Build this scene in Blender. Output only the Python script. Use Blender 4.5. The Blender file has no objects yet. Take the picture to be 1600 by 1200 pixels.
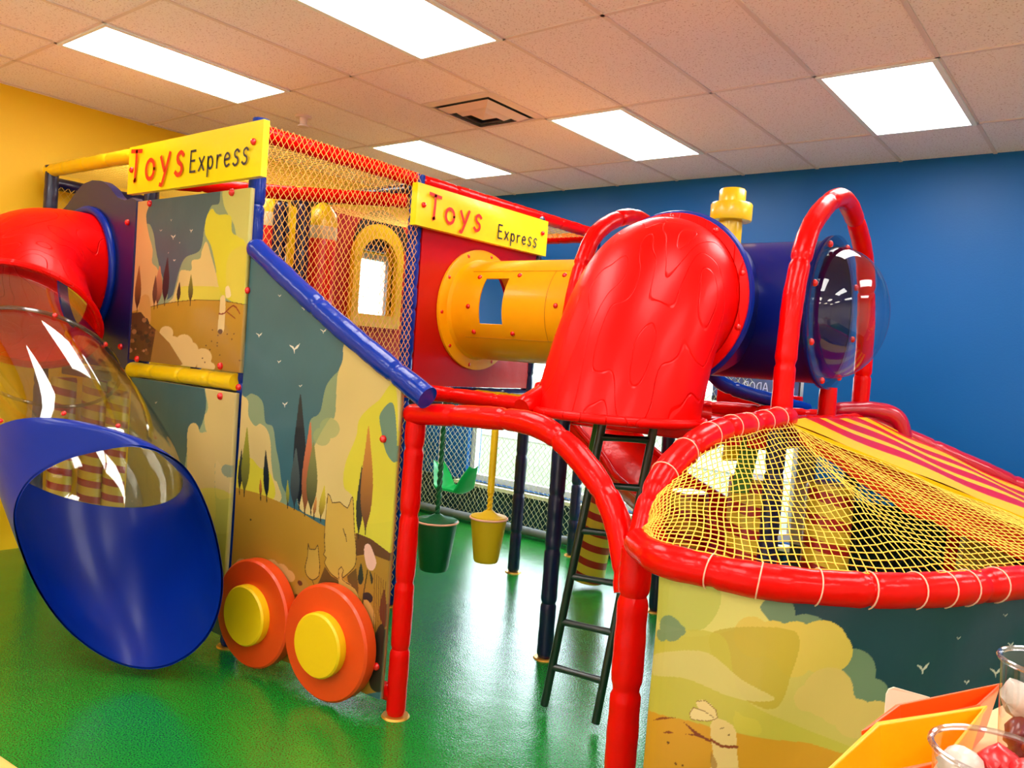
import bpy, math, random
import numpy as np
from mathutils import Vector, Matrix
PI = math.pi
SC = bpy.context.scene
COL = SC.collection
random.seed(7); RNG = np.random.default_rng(5)

# ------------------------------------------------------------------ camera
EYE = Vector((0, 0, 1.70)); F = 1252.6
R3 = Matrix(((0.78158922, -0.07888587, 0.61878535),
             (0.61944975, -0.01870769, -0.78481337),
             (0.07348672, 0.99670810, 0.03424410)))
cam = bpy.data.cameras.new('camera'); cam.sensor_width = 36; cam.lens = F/1600*36
cam.clip_start = 0.02; cam.clip_end = 200
co = bpy.data.objects.new('camera', cam); COL.objects.link(co)
M4 = R3.to_4x4(); M4.translation = EYE; co.matrix_world = M4
SC.camera = co

# ------------------------------------------------------------------ world, exposure
W = bpy.data.worlds.new('world'); SC.world = W; W.use_nodes = True
bg = W.node_tree.nodes['Background']
bg.inputs[0].default_value = (0.80, 0.92, 1.0, 1); bg.inputs[1].default_value = 7.0
SC.view_settings.view_transform = 'Standard'; SC.view_settings.look = 'None'
SC.view_settings.exposure = 0.62; SC.view_settings.gamma = 1.0
PANEL_W = 9.0          # radiance of the ceiling light diffusers

# ------------------------------------------------------------------ picking points on real planes
def ray(x, y): return R3 @ Vector((x-800, 600-y, -F))
def onx(x, y, c): r = ray(x, y); return EYE + r*(c/r.x)
def ony(x, y, c): r = ray(x, y); return EYE + r*(c/r.y)
def onz(x, y, c): r = ray(x, y); return EYE + r*((c-EYE.z)/r.z)
def dep(x, y, d): return EYE + ray(x, y)*(d/F)
def V(*a): return Vector(a)

# ------------------------------------------------------------------ materials
def lin(c):
    return tuple(((v/255+0.055)/1.055)**2.4 if v > 10 else v/255/12.92 for v in c)
MATS = {}
def mat(name, rgb, rough=0.4, coat=0.0, bump=0.0, bscale=40, metal=0.0, vcol=False, spec=0.5, emit=0.0, var=0.0, vscale=6, detail=3):
    if name in MATS: return MATS[name]
    m = bpy.data.materials.new(name); m.use_nodes = True; N = m.node_tree.nodes; L = m.node_tree.links
    b = N['Principled BSDF']; c = lin(rgb)
    b.inputs['Base Color'].default_value = (*c, 1); b.inputs['Roughness'].default_value = rough
    b.inputs['Metallic'].default_value = metal; b.inputs['Coat Weight'].default_value = coat
    b.inputs['Coat Roughness'].default_value = 0.08; b.inputs['Specular IOR Level'].default_value = spec
    if emit:
        b.inputs['Emission Color'].default_value = (*c, 1); b.inputs['Emission Strength'].default_value = emit
    tc = N.new('ShaderNodeTexCoord')
    if vcol:
        a = N.new('ShaderNodeVertexColor'); a.layer_name = 'Col'; L.new(a.outputs[0], b.inputs['Base Color'])
    elif var:
        n = N.new('ShaderNodeTexNoise'); n.inputs['Scale'].default_value = vscale; n.inputs['Detail'].default_value = detail
        L.new(tc.outputs['Object'], n.inputs['Vector'])
        mx = N.new('ShaderNodeMix'); mx.data_type = 'RGBA'
        mx.inputs[6].default_value = (*[v*(1-var) for v in c], 1); mx.inputs[7].default_value = (*[min(1, v*(1+var)) for v in c], 1)
        L.new(n.outputs[0], mx.inputs[0]); L.new(mx.outputs[2], b.inputs['Base Color'])
    if bump:
        n = N.new('ShaderNodeTexNoise'); n.inputs['Scale'].default_value = bscale; n.inputs['Detail'].default_value = 3
        L.new(tc.outputs['Object'], n.inputs['Vector'])
        bp = N.new('ShaderNodeBump'); bp.inputs['Strength'].default_value = 1; bp.inputs['Distance'].default_value = bump
        L.new(n.outputs[0], bp.inputs['Height']); L.new(bp.outputs[0], b.inputs['Normal'])
        if coat: L.new(bp.outputs[0], b.inputs['Coat Normal'])
    MATS[name] = m; return m
RED = mat('red_vinyl', (228, 4, 2), 0.26, 0.10, 0.004, 14, spec=.14)
DRED = mat('dark_red_vinyl', (196, 6, 8), 0.3, 0.25, 0.002, 10, spec=.3)
BLUE = mat('blue_vinyl', (0, 44, 148), 0.24, 0.15, 0.004, 16, spec=.25)
NAVY = mat('navy_vinyl', (6, 18, 66), 0.3, 0.4, 0.004, 14)
YEL = mat('yellow_vinyl', (250, 205, 10), 0.32, 0.4, 0.004, 14)
BLU_P = mat('blue_plastic', (0, 38, 142), 0.3, 0.05, 0.001, 6, spec=.25)
YEL_P = mat('yellow_plastic', (255, 170, 4), 0.3, 0.15, 0.001, 6, spec=.35)
YEL_B = mat('bright_yellow_plastic', (255, 205, 6), 0.3, 0.3)
ORG_P = mat('orange_plastic', (255, 92, 14), 0.35, 0.2)
TRAY_Y = mat('yellow_tray_plastic', (255, 176, 0), 0.4, 0.1)
ORG = mat('orange_foam_vinyl', (235, 72, 12), 0.38, 0.2, 0.001, 30)
HUB = mat('yellow_foam_vinyl', (250, 205, 6), 0.42, 0.1, 0.001, 30)
BLACKG = mat('green_black_paint', (8, 34, 26), 0.3, 0.4)
CREAM = mat('cream_rubber', (240, 205, 150), 0.5)
GREEN = mat('green_plastic', (20, 225, 110), 0.35, 0.2)
DGREEN = mat('dark_green_vinyl', (4, 100, 56), 0.4, 0.2, 0.002, 30)
STRAP = mat('green_strap', (62, 110, 28), 0.7)
BUCKY = mat('yellow_bucket_vinyl', (232, 196, 20), 0.5, 0.05, 0.002, 30)
NETY = mat('yellow_net_cord', (250, 205, 70), 0.7)
NETP = mat('pale_net_cord', (225, 228, 175), 0.7)
TIE = mat('cream_tie_cord', (250, 190, 160), 0.6)
BOLT = mat('red_bolt_cap', (225, 12, 10), 0.25, 0.5)
WHITE = mat('white_paint', (240, 240, 238), 0.5)
GREY = mat('grey_pipe', (120, 128, 130), 0.5)
TEALW = mat('teal_wall_paint', (8, 58, 70), 0.6)
BANNER = mat('yellow_banner_vinyl', (252, 222, 6), 0.35, 0.35, 0.006, 5)
LETR = mat('red_letter_print', (226, 40, 16), 0.4)
LETB = mat('navy_letter_print', (40, 36, 60), 0.4)
MURAL = mat('printed_mural_vinyl', (255, 255, 255), 0.45, 0.12, 0.004, 5, vcol=True)
GREYP = mat('grey_column_paint', (170, 176, 182), 0.6)
CARD = mat('pale_card', (246, 214, 190), 0.6)
WOOD = mat('pale_wood_counter', (222, 186, 132), 0.45, 0.1, 0.0005, 60, var=0.12, vscale=9)
ALU = mat('bare_metal', (190, 190, 190), 0.3, metal=1.0)

def grooved(name, rgb, scale=3.0, dist=0.006):
    m = mat(name, rgb, 0.34, 0.02, spec=.14); N = m.node_tree.nodes; L = m.node_tree.links
    tc = N.new('ShaderNodeTexCoord'); mp = N.new('ShaderNodeMapping')
    mp.inputs['Scale'].default_value = (2.0, 1.3, 0.42); L.new(tc.outputs['Object'], mp.inputs['Vector'])
    w = N.new('ShaderNodeTexNoise'); w.inputs['Scale'].default_value = scale; w.inputs['Detail'].default_value = 0.6
    L.new(mp.outputs[0], w.inputs['Vector'])
    mu = N.new('ShaderNodeMath'); mu.operation = 'MULTIPLY'; mu.inputs[1].default_value = 7; L.new(w.outputs[0], mu.inputs[0])
    fr = N.new('ShaderNodeMath'); fr.operation = 'PINGPONG'; fr.inputs[1].default_value = 0.5; L.new(mu.outputs[0], fr.inputs[0])
    rp = N.new('ShaderNodeValToRGB'); rp.color_ramp.elements[0].position = 0.0; rp.color_ramp.elements[1].position = 0.045
    L.new(fr.outputs[0], rp.inputs[0])
    bp = N.new('ShaderNodeBump'); bp.inputs['Distance'].default_value = dist; L.new(rp.outputs[0], bp.inputs['Height'])
    L.new(bp.outputs[0], N['Principled BSDF'].inputs['Normal']); L.new(bp.outputs[0], N['Principled BSDF'].inputs['Coat Normal'])
    return m
HOOD = grooved('red_moulded_plastic', (240, 4, 1), 3.0, 0.0035)

def stripes(name, kind):
    m = mat(name, (255, 255, 255), 0.4, 0.25, 0.002, 20); N = m.node_tree.nodes; L = m.node_tree.links
    tc = N.new('ShaderNodeTexCoord'); sx = N.new('ShaderNodeSeparateXYZ'); L.new(tc.outputs['Object'], sx.inputs[0])
    at = N.new('ShaderNodeMath'); at.operation = 'ARCTAN2'; L.new(sx.outputs[1], at.inputs[0]); L.new(sx.outputs[0], at.inputs[1])
    a2 = N.new('ShaderNodeMath'); a2.operation = 'MULTIPLY'; a2.inputs[1].default_value = 1/(2*PI); L.new(at.outputs[0], a2.inputs[0])
    z2 = N.new('ShaderNodeMath'); z2.operation = 'MULTIPLY_ADD'; z2.inputs[1].default_value = kind; L.new(sx.outputs[2], z2.inputs[0]); L.new(a2.outputs[0], z2.inputs[2])
    fr = N.new('ShaderNodeMath'); fr.operation = 'FRACT'; L.new(z2.outputs[0], fr.inputs[0])
    gt = N.new('ShaderNodeMath'); gt.operation = 'GREATER_THAN'; gt.inputs[1].default_value = 0.45; L.new(fr.outputs[0], gt.inputs[0])
    mx = N.new('ShaderNodeMix'); mx.data_type = 'RGBA'; mx.inputs[6].default_value = (*lin((170, 14, 14)), 1); mx.inputs[7].default_value = (*lin((228, 190, 50)), 1)
    L.new(gt.outputs[0], mx.inputs[0]); L.new(mx.outputs[2], N['Principled BSDF'].inputs['Base Color'])
    return m
STRIPE = stripes('red_yellow_spiral_print', 8.5)

def clear(name, tint=(1, 1, 1), mixf=0.06, rough=0.02, ior=1.45):
    m = bpy.data.materials.new(name); m.use_nodes = True; N = m.node_tree.nodes; L = m.node_tree.links
    N.remove(N['Principled BSDF']); out = N['Material Output']
    t = N.new('ShaderNodeBsdfTransparent'); t.inputs[0].default_value = (*tint, 1)
    g = N.new('ShaderNodeBsdfGlossy'); g.inputs['Roughness'].default_value = rough
    f = N.new('ShaderNodeFresnel'); ge = N.new('ShaderNodeNewGeometry')      # same reflectance seen from either side of the thin sheet
    mr = N.new('ShaderNodeMapRange'); mr.inputs['To Min'].default_value = ior; mr.inputs['To Max'].default_value = 1/ior
    L.new(ge.outputs['Backfacing'], mr.inputs[0]); L.new(mr.outputs[0], f.inputs[0])
    a = N.new('ShaderNodeMath'); a.operation = 'ADD'; a.inputs[1].default_value = mixf; L.new(f.outputs[0], a.inputs[0])
    mx = N.new('ShaderNodeMixShader'); L.new(a.outputs[0], mx.inputs[0]); L.new(t.outputs[0], mx.inputs[1]); L.new(g.outputs[0], mx.inputs[2])
    L.new(mx.outputs[0], out.inputs[0]); return m
CLEAR = clear('clear_polycarbonate', (0.93, 0.92, 0.88), 0.05)
CLEARD = clear('clear_dome_acrylic', (0.90, 0.93, 0.97), 0.04)
GLASS = clear('window_glass', (0.95, 0.97, 0.97), 0.0)
CUPM = clear('clear_cup_plastic', (0.93, 0.92, 0.92), 0.06, 0.05)
FROST = clear('frosted_sign_film', (0.10, 0.11, 0.16), 0.05, 0.3)

# ------------------------------------------------------------------ mesh helpers
def mesh(name, verts, faces, m, parent=None, smooth=True, angle=40, mi=None):
    me = bpy.data.meshes.new(name); me.from_pydata([tuple(v) for v in verts], [], faces)
    for k in (m if isinstance(m, (list, tuple)) else [m]): me.materials.append(k)
    if mi is not None: me.polygons.foreach_set('material_index', mi)
    me.polygons.foreach_set('use_smooth', [smooth]*len(me.polygons)); me.update()
    if smooth and angle: me.set_sharp_from_angle(angle=math.radians(angle))
    o = bpy.data.objects.new(name, me); COL.objects.link(o)
    if parent: o.parent = parent
    return o
class G:                                            # a growing pile of geometry that becomes ONE mesh
    def __init__(s): s.v = []; s.f = []; s.mi = []
    def add(s, vf, k=0):
        v, f = vf; n = len(s.v); s.v += [Vector(p) for p in v]; s.f += [tuple(i+n for i in q) for q in f]; s.mi += [k]*len(f); return s
    def obj(s, name, m, parent=None, smooth=True, angle=40, origin=None):
        if origin is not None and parent is None:
            o = mesh(name, [p-origin for p in s.v], s.f, m, None, smooth, angle, s.mi); o.location = origin; return o
        if parent is not None: s.v = [parent.matrix_basis.inverted() @ p for p in s.v]
        return mesh(name, s.v, s.f, m, parent, smooth, angle, s.mi)
def one(name, vf, m, parent=None, smooth=True, angle=40, origin=None): return G().add(vf).obj(name, m, parent, smooth, angle, origin)
def tag(o, label=None, cat=None, group=None, kind=None):
    if label: o['label'] = label
    if cat: o['category'] = cat
    if group: o['group'] = group
    if kind: o['kind'] = kind
    return o
def thing(name, loc, label, cat, group=None):
    o = bpy.data.objects.new(name, None); COL.objects.link(o); o.location = loc; o.empty_display_size = .05
    return tag(o, label, cat, group)
def frames(path, closed=False):
    n = len(path); T = []
    for i in range(n):
        a = path[(i-1) % n] if (closed or i > 0) else path[0]; b = path[(i+1) % n] if (closed or i < n-1) else path[-1]
        T.append((b-a).normalized())
    up = V(0, 0, 1) if abs(T[0].z) < .9 else V(0, 1, 0)
    N = [(up - T[0]*up.dot(T[0])).normalized()]
    for i in range(1, n):
        q = T[i-1].rotation_difference(T[i]); v = q @ N[-1]; N.append((v - T[i]*v.dot(T[i])).normalized())
    return T, N
def sweep(path, r, n=12, closed=False, cap=True):
    path = [Vector(p) for p in path]; T, N = frames(path, closed); v = []; f = []; m = len(path)
    for i, p in enumerate(path):
        B = T[i].cross(N[i]); ri = r[i] if hasattr(r, '__len__') else r
        for k in range(n):
            a = 2*PI*k/n; v.append(p + N[i]*math.cos(a)*ri + B*math.sin(a)*ri)
    for i in range(m if closed else m-1):
        j = (i+1) % m
        for k in range(n):
            l = (k+1) % n; f.append((i*n+k, i*n+l, j*n+l, j*n+k))
    if cap and not closed: f.append(tuple(range(n))[::-1]); f.append(tuple((m-1)*n+k for k in range(n)))
    return v, f
def crom(pts, step=0.03, closed=False):
    pts = [Vector(p) for p in pts]; n = len(pts); out = []
    for i in range(n if closed else n-1):
        if closed: p0, p1, p2, p3 = pts[(i-1) % n], pts[i], pts[(i+1) % n], pts[(i+2) % n]
        else: p0 = pts[max(i-1, 0)]; p1 = pts[i]; p2 = pts[i+1]; p3 = pts[min(i+2, n-1)]
        k = max(1, int((p2-p1).length/step))
        for j in range(k):
            t = j/k; out.append(0.5*((2*p1)+(p2-p0)*t+(2*p0-5*p1+4*p2-p3)*t*t+(3*p1-p0-3*p2+p3)*t*t*t))
    if not closed: out.append(pts[-1])
    return out
def pad(path, r=0.046, seg=0.31, step=0.014, n=18, off=0.0):
    """foam sleeve: a tube softly pinched at every joint between sleeves"""
    pts = crom(path, step); d = 0; rr = []; ph = random.random()*9
    for i, p in enumerate(pts):
        if i: d += (p-pts[i-1]).length
        x = (d+off) % seg; x = min(x, seg-x)
        rr.append(r*(1-0.17*math.exp(-(x/0.012)**2)) * (1+0.02*math.sin(d*23+ph)+0.012*math.sin(d*61+ph)))
    return sweep(pts, rr, n)
def box(c, s, rot=None):
    c = Vector(c); h = Vector(s)/2; v = []
    for x in (-1, 1):
        for y in (-1, 1):
            for z in (-1, 1):
                p = V(x*h.x, y*h.y, z*h.z); v.append(c + (rot @ p if rot else p))
    return v, [(0, 1, 3, 2), (4, 6, 7, 5), (0, 4, 5, 1), (2, 3, 7, 6), (0, 2, 6, 4), (1, 5, 7, 3)]
def bevel(o, w=0.005, s=2):
    b = o.modifiers.new('bevel', 'BEVEL'); b.width = w; b.segments = s; b.limit_method = 'ANGLE'; return o
def basis(d, up=None):
    d = Vector(d).normalized(); up = up or (V(0, 0, 1) if abs(d.z) < .95 else V(0, 1, 0))
    a = up.cross(d).normalized(); return a, d.cross(a).normalized(), d
def lathe(c, d, prof, n=28, up=None):
    """prof: (radius, height along d)"""
    a, b, d = basis(d, up); c = Vector(c); v = []; f = []
    for r, h in prof:
        for k in range(n):
            t = 2*PI*k/n; v.append(c + d*h + a*math.cos(t)*r + b*math.sin(t)*r)
    for i in range(len(prof)-1):
        for k in range(n):
            l = (k+1) % n; f.append((i*n+k, i*n+l, (i+1)*n+l, (i+1)*n+k))
    return v, f
def bolt(p, d, parent, r=0.014):
    pr = [(r*math.cos(a), r*.75*math.sin(a)) for a in [i*PI/10 for i in range(5)]] + [(0.0005, r*.75)]
    return one('bolt', lathe(p, d, [(r, -.004)]+pr, 10), BOLT, parent)
def prism(pts, nrm, th):
    nrm = Vector(nrm).normalized(); n = len(pts); v = [Vector(p) for p in pts] + [Vector(p)-nrm*th for p in pts]
    f = [tuple(range(n)), tuple(range(2*n-1, n-1, -1))] + [(i, i+n, (i+1) % n+n, (i+1) % n) for i in range(n)]
    return v, f
def radial(poly, c, a):
    dx, dy = math.cos(a), math.sin(a); best = None
    for i in range(len(poly)):
        x1, y1 = poly[i][0]-c[0], poly[i][1]-c[1]; x2, y2 = poly[(i+1) % len(poly)][0]-c[0], poly[(i+1) % len(poly)][1]-c[1]
        den = dx*(y2-y1)-dy*(x2-x1)
        if abs(den) < 1e-9: continue
        t = (x1*(y2-y1)-y1*(x2-x1))/den; s = (x1*dy-y1*dx)/den
        if t > 0 and -1e-6 <= s <= 1+1e-6 and (best is None or t > best): best = t
    return c[0]+dx*best, c[1]+dy*best
def holed(outer, inner, c, to3, nrm, th, n=72):
    """plate with a hole; outlines in plane coordinates, to3 maps them into space"""
    angs = sorted(set([2*PI*k/n for k in range(n)] + [math.atan2(p[1]-c[1], p[0]-c[0]) % (2*PI) for p in (outer if len(outer) < 12 else [])]))
    O = [to3(*radial(outer, c, a)) for a in angs]; I = [to3(*radial(inner, c, a)) for a in angs]; n = len(angs)
    nrm = Vector(nrm).normalized(); v = O+I+[p-nrm*th for p in O]+[p-nrm*th for p in I]; f = []
    for i in range(n):
        j = (i+1) % n; f += [(i, j, n+j, n+i), (2*n+i, 3*n+i, 3*n+j, 2*n+j), (i, 2*n+i, 2*n+j, j), (n+i, n+j, 3*n+j, 3*n+i)]
    return v, f
def wires(lines, r=0.002, n=3):
    g = G()
    for l in lines:
        if len(l) > 1: g.add(sweep(l, r, n, cap=False))
    return g
def net(S, nu, nv, kind='diamond', r=0.002, jit=0.0, sub=1):
    """S(u,v) with u,v in 0..1 -> point; returns polylines of the cords"""
    ln = []; J = {}
    def pt(i, j):
        k = (round(i*2), round(j*2))
        if k not in J:
            u = min(1, max(0, i/nu)); v = min(1, max(0, j/nv)); p = S(u, v)
            if jit and 0 < u < 1 and 0 < v < 1: p = p + V(random.uniform(-1, 1), random.uniform(-1, 1), random.uniform(-1, 1))*jit
            J[k] = p
        return J[k]
    if kind == 'diamond':
        for i in range(nu+1):
            for sg in (.5, -.5):
                l = [pt(i+(sg if j % 2 else 0), j) for j in range(nv+1)]
                if (i == nu and sg > 0) or (i == 0 and sg < 0): continue
                ln.append(l)
    else:
        for i in range(nu+1): ln.append([pt(i, j/sub) for j in range(nv*sub+1)])
        for j in range(nv+1): ln.append([pt(i/sub, j) for i in range(nu*sub+1)])
    return ln
def flat_net(name, P0, P1, P2, P3, nu, nv, m, r=0.0022, kind='diamond', jit=0.003, sag=0.0, parent=None):
    """P0..P3 corners: (u,v) = (0,0) (1,0) (1,1) (0,1)"""
    nrm = (P1-P0).cross(P3-P0).normalized()
    def S(u, v): return P0.lerp(P1, u).lerp(P3.lerp(P2, u), v) + nrm*sag*math.sin(PI*u)*math.sin(PI*v)
    return wires(net(S, nu, nv, kind, r, jit), r).obj(name, m, parent, angle=None)

# ------------------------------------------------------------------ painted sheets (print colours per vertex)
def L3(c): return np.array(lin(c))
class Sheet:
    """vertical sheet following a plan polyline; coordinates are (s along, z)"""
    def __init__(S, plan):
        S.p = [Vector((a, b, 0)) for a, b in plan]; S.d = [0]
        for i in range(1, len(S.p)): S.d.append(S.d[-1]+(S.p[i]-S.p[i-1]).length)
        S.L = S.d[-1]
    def at(S, s, z):
        for i in range(1, len(S.d)):
            if s <= S.d[i]+1e-9 or i == len(S.d)-1: break
        t = (s-S.d[i-1])/(S.d[i]-S.d[i-1]); p = S.p[i-1].lerp(S.p[i], t); return V(p.x, p.y, z)
    def hit(S, x, y):
        r = ray(x, y); best = None
        for i in range(1, len(S.p)):
            a, b = S.p[i-1], S.p[i]; d = b-a; den = r.x*d.y-r.y*d.x
            if abs(den) < 1e-12: continue
            t = (a.x*d.y-a.y*d.x)/den
            if t <= 0: continue
            q = r*t; u = ((q.x-a.x)*d.x+(q.y-a.y)*d.y)/d.length_squared; e = max(0, -u, u-1)*d.length
            if (i == 1 and u < 0) or (i == len(S.p)-1 and u > 1): e *= .001
            if best is None or e < best[0]: best = (e, S.d[i-1]+u*d.length, EYE.z+r.z*t)
        return best[1], best[2]
class Paint:
    def __init__(P, sheet, s, z, bgc):
        P.sh = sheet; P.s = s; P.z = z; P.c = np.ones((len(s), 3))*L3(bgc)
    def pix(P, pts): return np.array([P.sh.hit(*q) for q in pts])
    def put(P, m, c, a=1.0):
        w = (m*a)[:, None] if m.dtype != bool else (m.astype(float)*a)[:, None]
        P.c = P.c*(1-w)+L3(c)*w
    def inside(P, q):
        x, z = P.s, P.z; m = np.zeros(len(x), bool); n = len(q)
        for i in range(n):
            x1, z1 = q[i]; x2, z2 = q[(i+1) % n]
            if z1 == z2: continue
            c = ((z1 > z) != (z2 > z)) & (x < (x2-x1)*(z-z1)/(z2-z1)+x1); m ^= c
        return m
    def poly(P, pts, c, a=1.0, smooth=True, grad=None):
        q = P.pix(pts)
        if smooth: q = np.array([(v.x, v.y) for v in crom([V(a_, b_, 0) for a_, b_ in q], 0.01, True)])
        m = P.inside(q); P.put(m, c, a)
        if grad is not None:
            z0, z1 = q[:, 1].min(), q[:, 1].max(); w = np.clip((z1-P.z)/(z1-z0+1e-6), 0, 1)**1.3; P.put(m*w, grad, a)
        return q, m
    def line(P, pts, c, w=0.003, a=1.0, closed=False):
        q = P.pix(pts); q = [v for v in crom([V(a_, b_, 0) for a_, b_ in q], 0.02, closed)]
        if closed: q.append(q[0])
        m = np.zeros(len(P.s), bool)
        for A, B in zip(q[:-1], q[1:]):
            dx, dz = B.x-A.x, B.y-A.y; l2 = dx*dx+dz*dz+1e-12
            t = np.clip(((P.s-A.x)*dx+(P.z-A.y)*dz)/l2, 0, 1)
            m |= (P.s-A.x-t*dx)**2+(P.z-A.y-t*dz)**2 < w*w
        P.put(m, c, a)
    def blobs(P, cs, c, a=1.0):
        m = np.zeros(len(P.s), bool)
        for x, y, r in cs:
            s0, z0 = P.sh.hit(x, y); s1, _ = P.sh.hit(x+r, y); _, z1 = P.sh.hit(x, y+r)
            m |= ((P.s-s0)/max(abs(s1-s0), 1e-4))**2+((P.z-z0)/max(abs(z1-z0), 1e-4))**2 < 1
        P.put(m, c, a)
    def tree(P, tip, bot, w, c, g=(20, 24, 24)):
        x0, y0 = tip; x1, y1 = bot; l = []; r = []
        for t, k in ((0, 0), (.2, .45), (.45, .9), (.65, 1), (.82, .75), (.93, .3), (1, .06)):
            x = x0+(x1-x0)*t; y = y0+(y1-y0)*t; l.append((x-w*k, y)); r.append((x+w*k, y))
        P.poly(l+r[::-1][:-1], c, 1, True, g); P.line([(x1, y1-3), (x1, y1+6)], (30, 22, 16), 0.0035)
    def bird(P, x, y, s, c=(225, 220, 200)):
        P.poly([(x-s, y-s*.5), (x-s*.2, y-s*.2), (x, y+s*.2), (x+s*.4, y-s*.3), (x+s, y-s*.7), (x+s*.6, y+s*.1), (x+s*.1, y+s*.4), (x, y+s*1.1), (x-s*.2, y+s*.3)], c, .95, False)
    def mottle(P, amt=0.10, f=3.0):
        n = np.zeros(len(P.s))
        for k in range(7):
            a = RNG.uniform(0, 2*PI); q = f*RNG.uniform(.6, 3.5); n += np.sin((P.s*math.cos(a)+P.z*math.sin(a))*q*2*PI/1.0+RNG.uniform(0, 6))/7
        P.c *= (1+amt*n*1.8)[:, None]
def sheet_mesh(name, sheet, s0, s1, zb, zt, paintfn, bgc, parent=None, res=0.0045, out=None, wr=0.0, th=0.012, top=None, edge=None):
    """zt may be a function of s; the sheet has a back and edges so it is a real slab"""
    ns = int((s1-s0)/res)+1; ztf = zt if callable(zt) else (lambda s: zt); hmax = max(ztf(s0), ztf(s1), ztf((s0+s1)/2))-zb
    nz = int(hmax/res)+1
    ss = np.linspace(s0, s1, ns); tt = np.linspace(0, 1, nz)
    zts = np.array([ztf(s) for s in ss]); base = np.array([sheet.at(s, 0) for s in ss])
    d = np.gradient(base, axis=0); nn = np.stack([d[:, 1], -d[:, 0]], 1); nn /= np.linalg.norm(nn, axis=1)[:, None]   # towards -y side
    SS = np.repeat(ss, nz); ZZ = (zb+(zts[:, None]-zb)*tt[None, :]).ravel()
    X = np.repeat(base[:, 0], nz); Y = np.repeat(base[:, 1], nz)
    w = np.zeros(len(SS))
    if wr:
        for k in range(6):
            a = RNG.uniform(-.9, .9); q = RNG.uniform(1.2, 4.5); w += wr*np.sin((SS*math.cos(a)+ZZ*math.sin(a))*q*2*PI+RNG.uniform(0, 6))/(k+1.5)
    NX = np.repeat(nn[:, 0], nz); NY = np.repeat(nn[:, 1], nz)
    front = np.stack([X+NX*w, Y+NY*w, ZZ], 1); back = np.stack([X+NX*(w-th), Y+NY*(w-th), ZZ], 1)
    P = Paint(sheet, SS, ZZ, bgc); paintfn(P); nv = len(SS)
    idx = np.arange(nv).reshape(ns, nz); a = idx[:-1, :-1].ravel(); b = idx[1:, :-1].ravel(); c = idx[1:, 1:].ravel(); e = idx[:-1, 1:].ravel()
    q1 = np.stack([a, b, c, e], 1)
    loop = np.concatenate([idx[:, 0], idx[-1, 1:], idx[-2::-1, -1], idx[0, -2:0:-1]]); l2 = np.roll(loop, -1)
    # the back: a coarse copy of the boundary row by row
    q2 = q1[:, ::-1]+nv; q3 = np.stack([loop, loop+nv, l2+nv, l2], 1)
    F_ = np.concatenate([q1, q2, q3]); VV = np.concatenate([front, back]).astype(np.float32)
    if parent is not None: VV = VV-np.array(parent.location, dtype=np.float32)
    me = bpy.data.meshes.new(name); me.vertices.add(len(VV)); me.vertices.foreach_set('co', VV.ravel())
    me.loops.add(F_.size); me.polygons.add(len(F_)); me.loops.foreach_set('vertex_index', F_.ravel().astype(np.int32))
    me.polygons.foreach_set('loop_start', np.arange(0, F_.size, 4, dtype=np.int32))
    me.polygons.foreach_set('use_smooth', np.ones(len(F_), dtype=bool))
    at = me.color_attributes.new('Col', 'FLOAT_COLOR', 'POINT')
    bk = L3((176, 160, 104)) if edge is None else L3(edge)
    cc = np.ones((2*nv, 4), np.float32); cc[:nv, :3] = np.clip(P.c, 0, 1); cc[nv:, :3] = bk
    at.data.foreach_set('color', cc.ravel()); me.materials.append(MURAL); me.update(); me.validate()
    o = bpy.data.objects.new(name, me); COL.objects.link(o)
    if parent: o.parent = parent
    return o

# ================================================================== THE ROOM
ZC = 3.36; XL = -6.5; YB = 6.44; XR = 3.6; YF = -4.2
def floor_mat():
    m = mat('green_rubber_floor', (14, 112, 40), 0.2, 0.35); N = m.node_tree.nodes; L = m.node_tree.links; b = N['Principled BSDF']
    tc = N.new('ShaderNodeTexCoord')
    n = N.new('ShaderNodeTexNoise'); n.inputs['Scale'].default_value = 150; n.inputs['Detail'].default_value = 3; L.new(tc.outputs['Object'], n.inputs[0])
    r = N.new('ShaderNodeValToRGB'); r.color_ramp.elements[0].position = .34; r.color_ramp.elements[1].position = .66
    r.color_ramp.elements[0].color = (*lin((4, 92, 28)), 1); r.color_ramp.elements[1].color = (*lin((30, 150, 44)), 1)
    L.new(n.outputs[0], r.inputs[0]); L.new(r.outputs[0], b.inputs['Base Color'])
    n2 = N.new('ShaderNodeTexNoise'); n2.inputs['Scale'].default_value = 110; L.new(tc.outputs['Object'], n2.inputs[0])
    n3 = N.new('ShaderNodeTexNoise'); n3.inputs['Scale'].default_value = 2.2; n3.inputs['Detail'].default_value = 4; L.new(tc.outputs['Object'], n3.inputs[0])
    ad = N.new('ShaderNodeMath'); ad.operation = 'MULTIPLY_ADD'; ad.inputs[1].default_value = 6.0; L.new(n3.outputs[0], ad.inputs[0]); L.new(n2.outputs[0], ad.inputs[2])
    bp = N.new('ShaderNodeBump'); bp.inputs['Distance'].default_value = 0.0010; L.new(ad.outputs[0], bp.inputs['Height'])
    L.new(bp.outputs[0], b.inputs['Normal']); L.new(bp.outputs[0], b.inputs['Coat Normal'])
    return m
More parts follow.
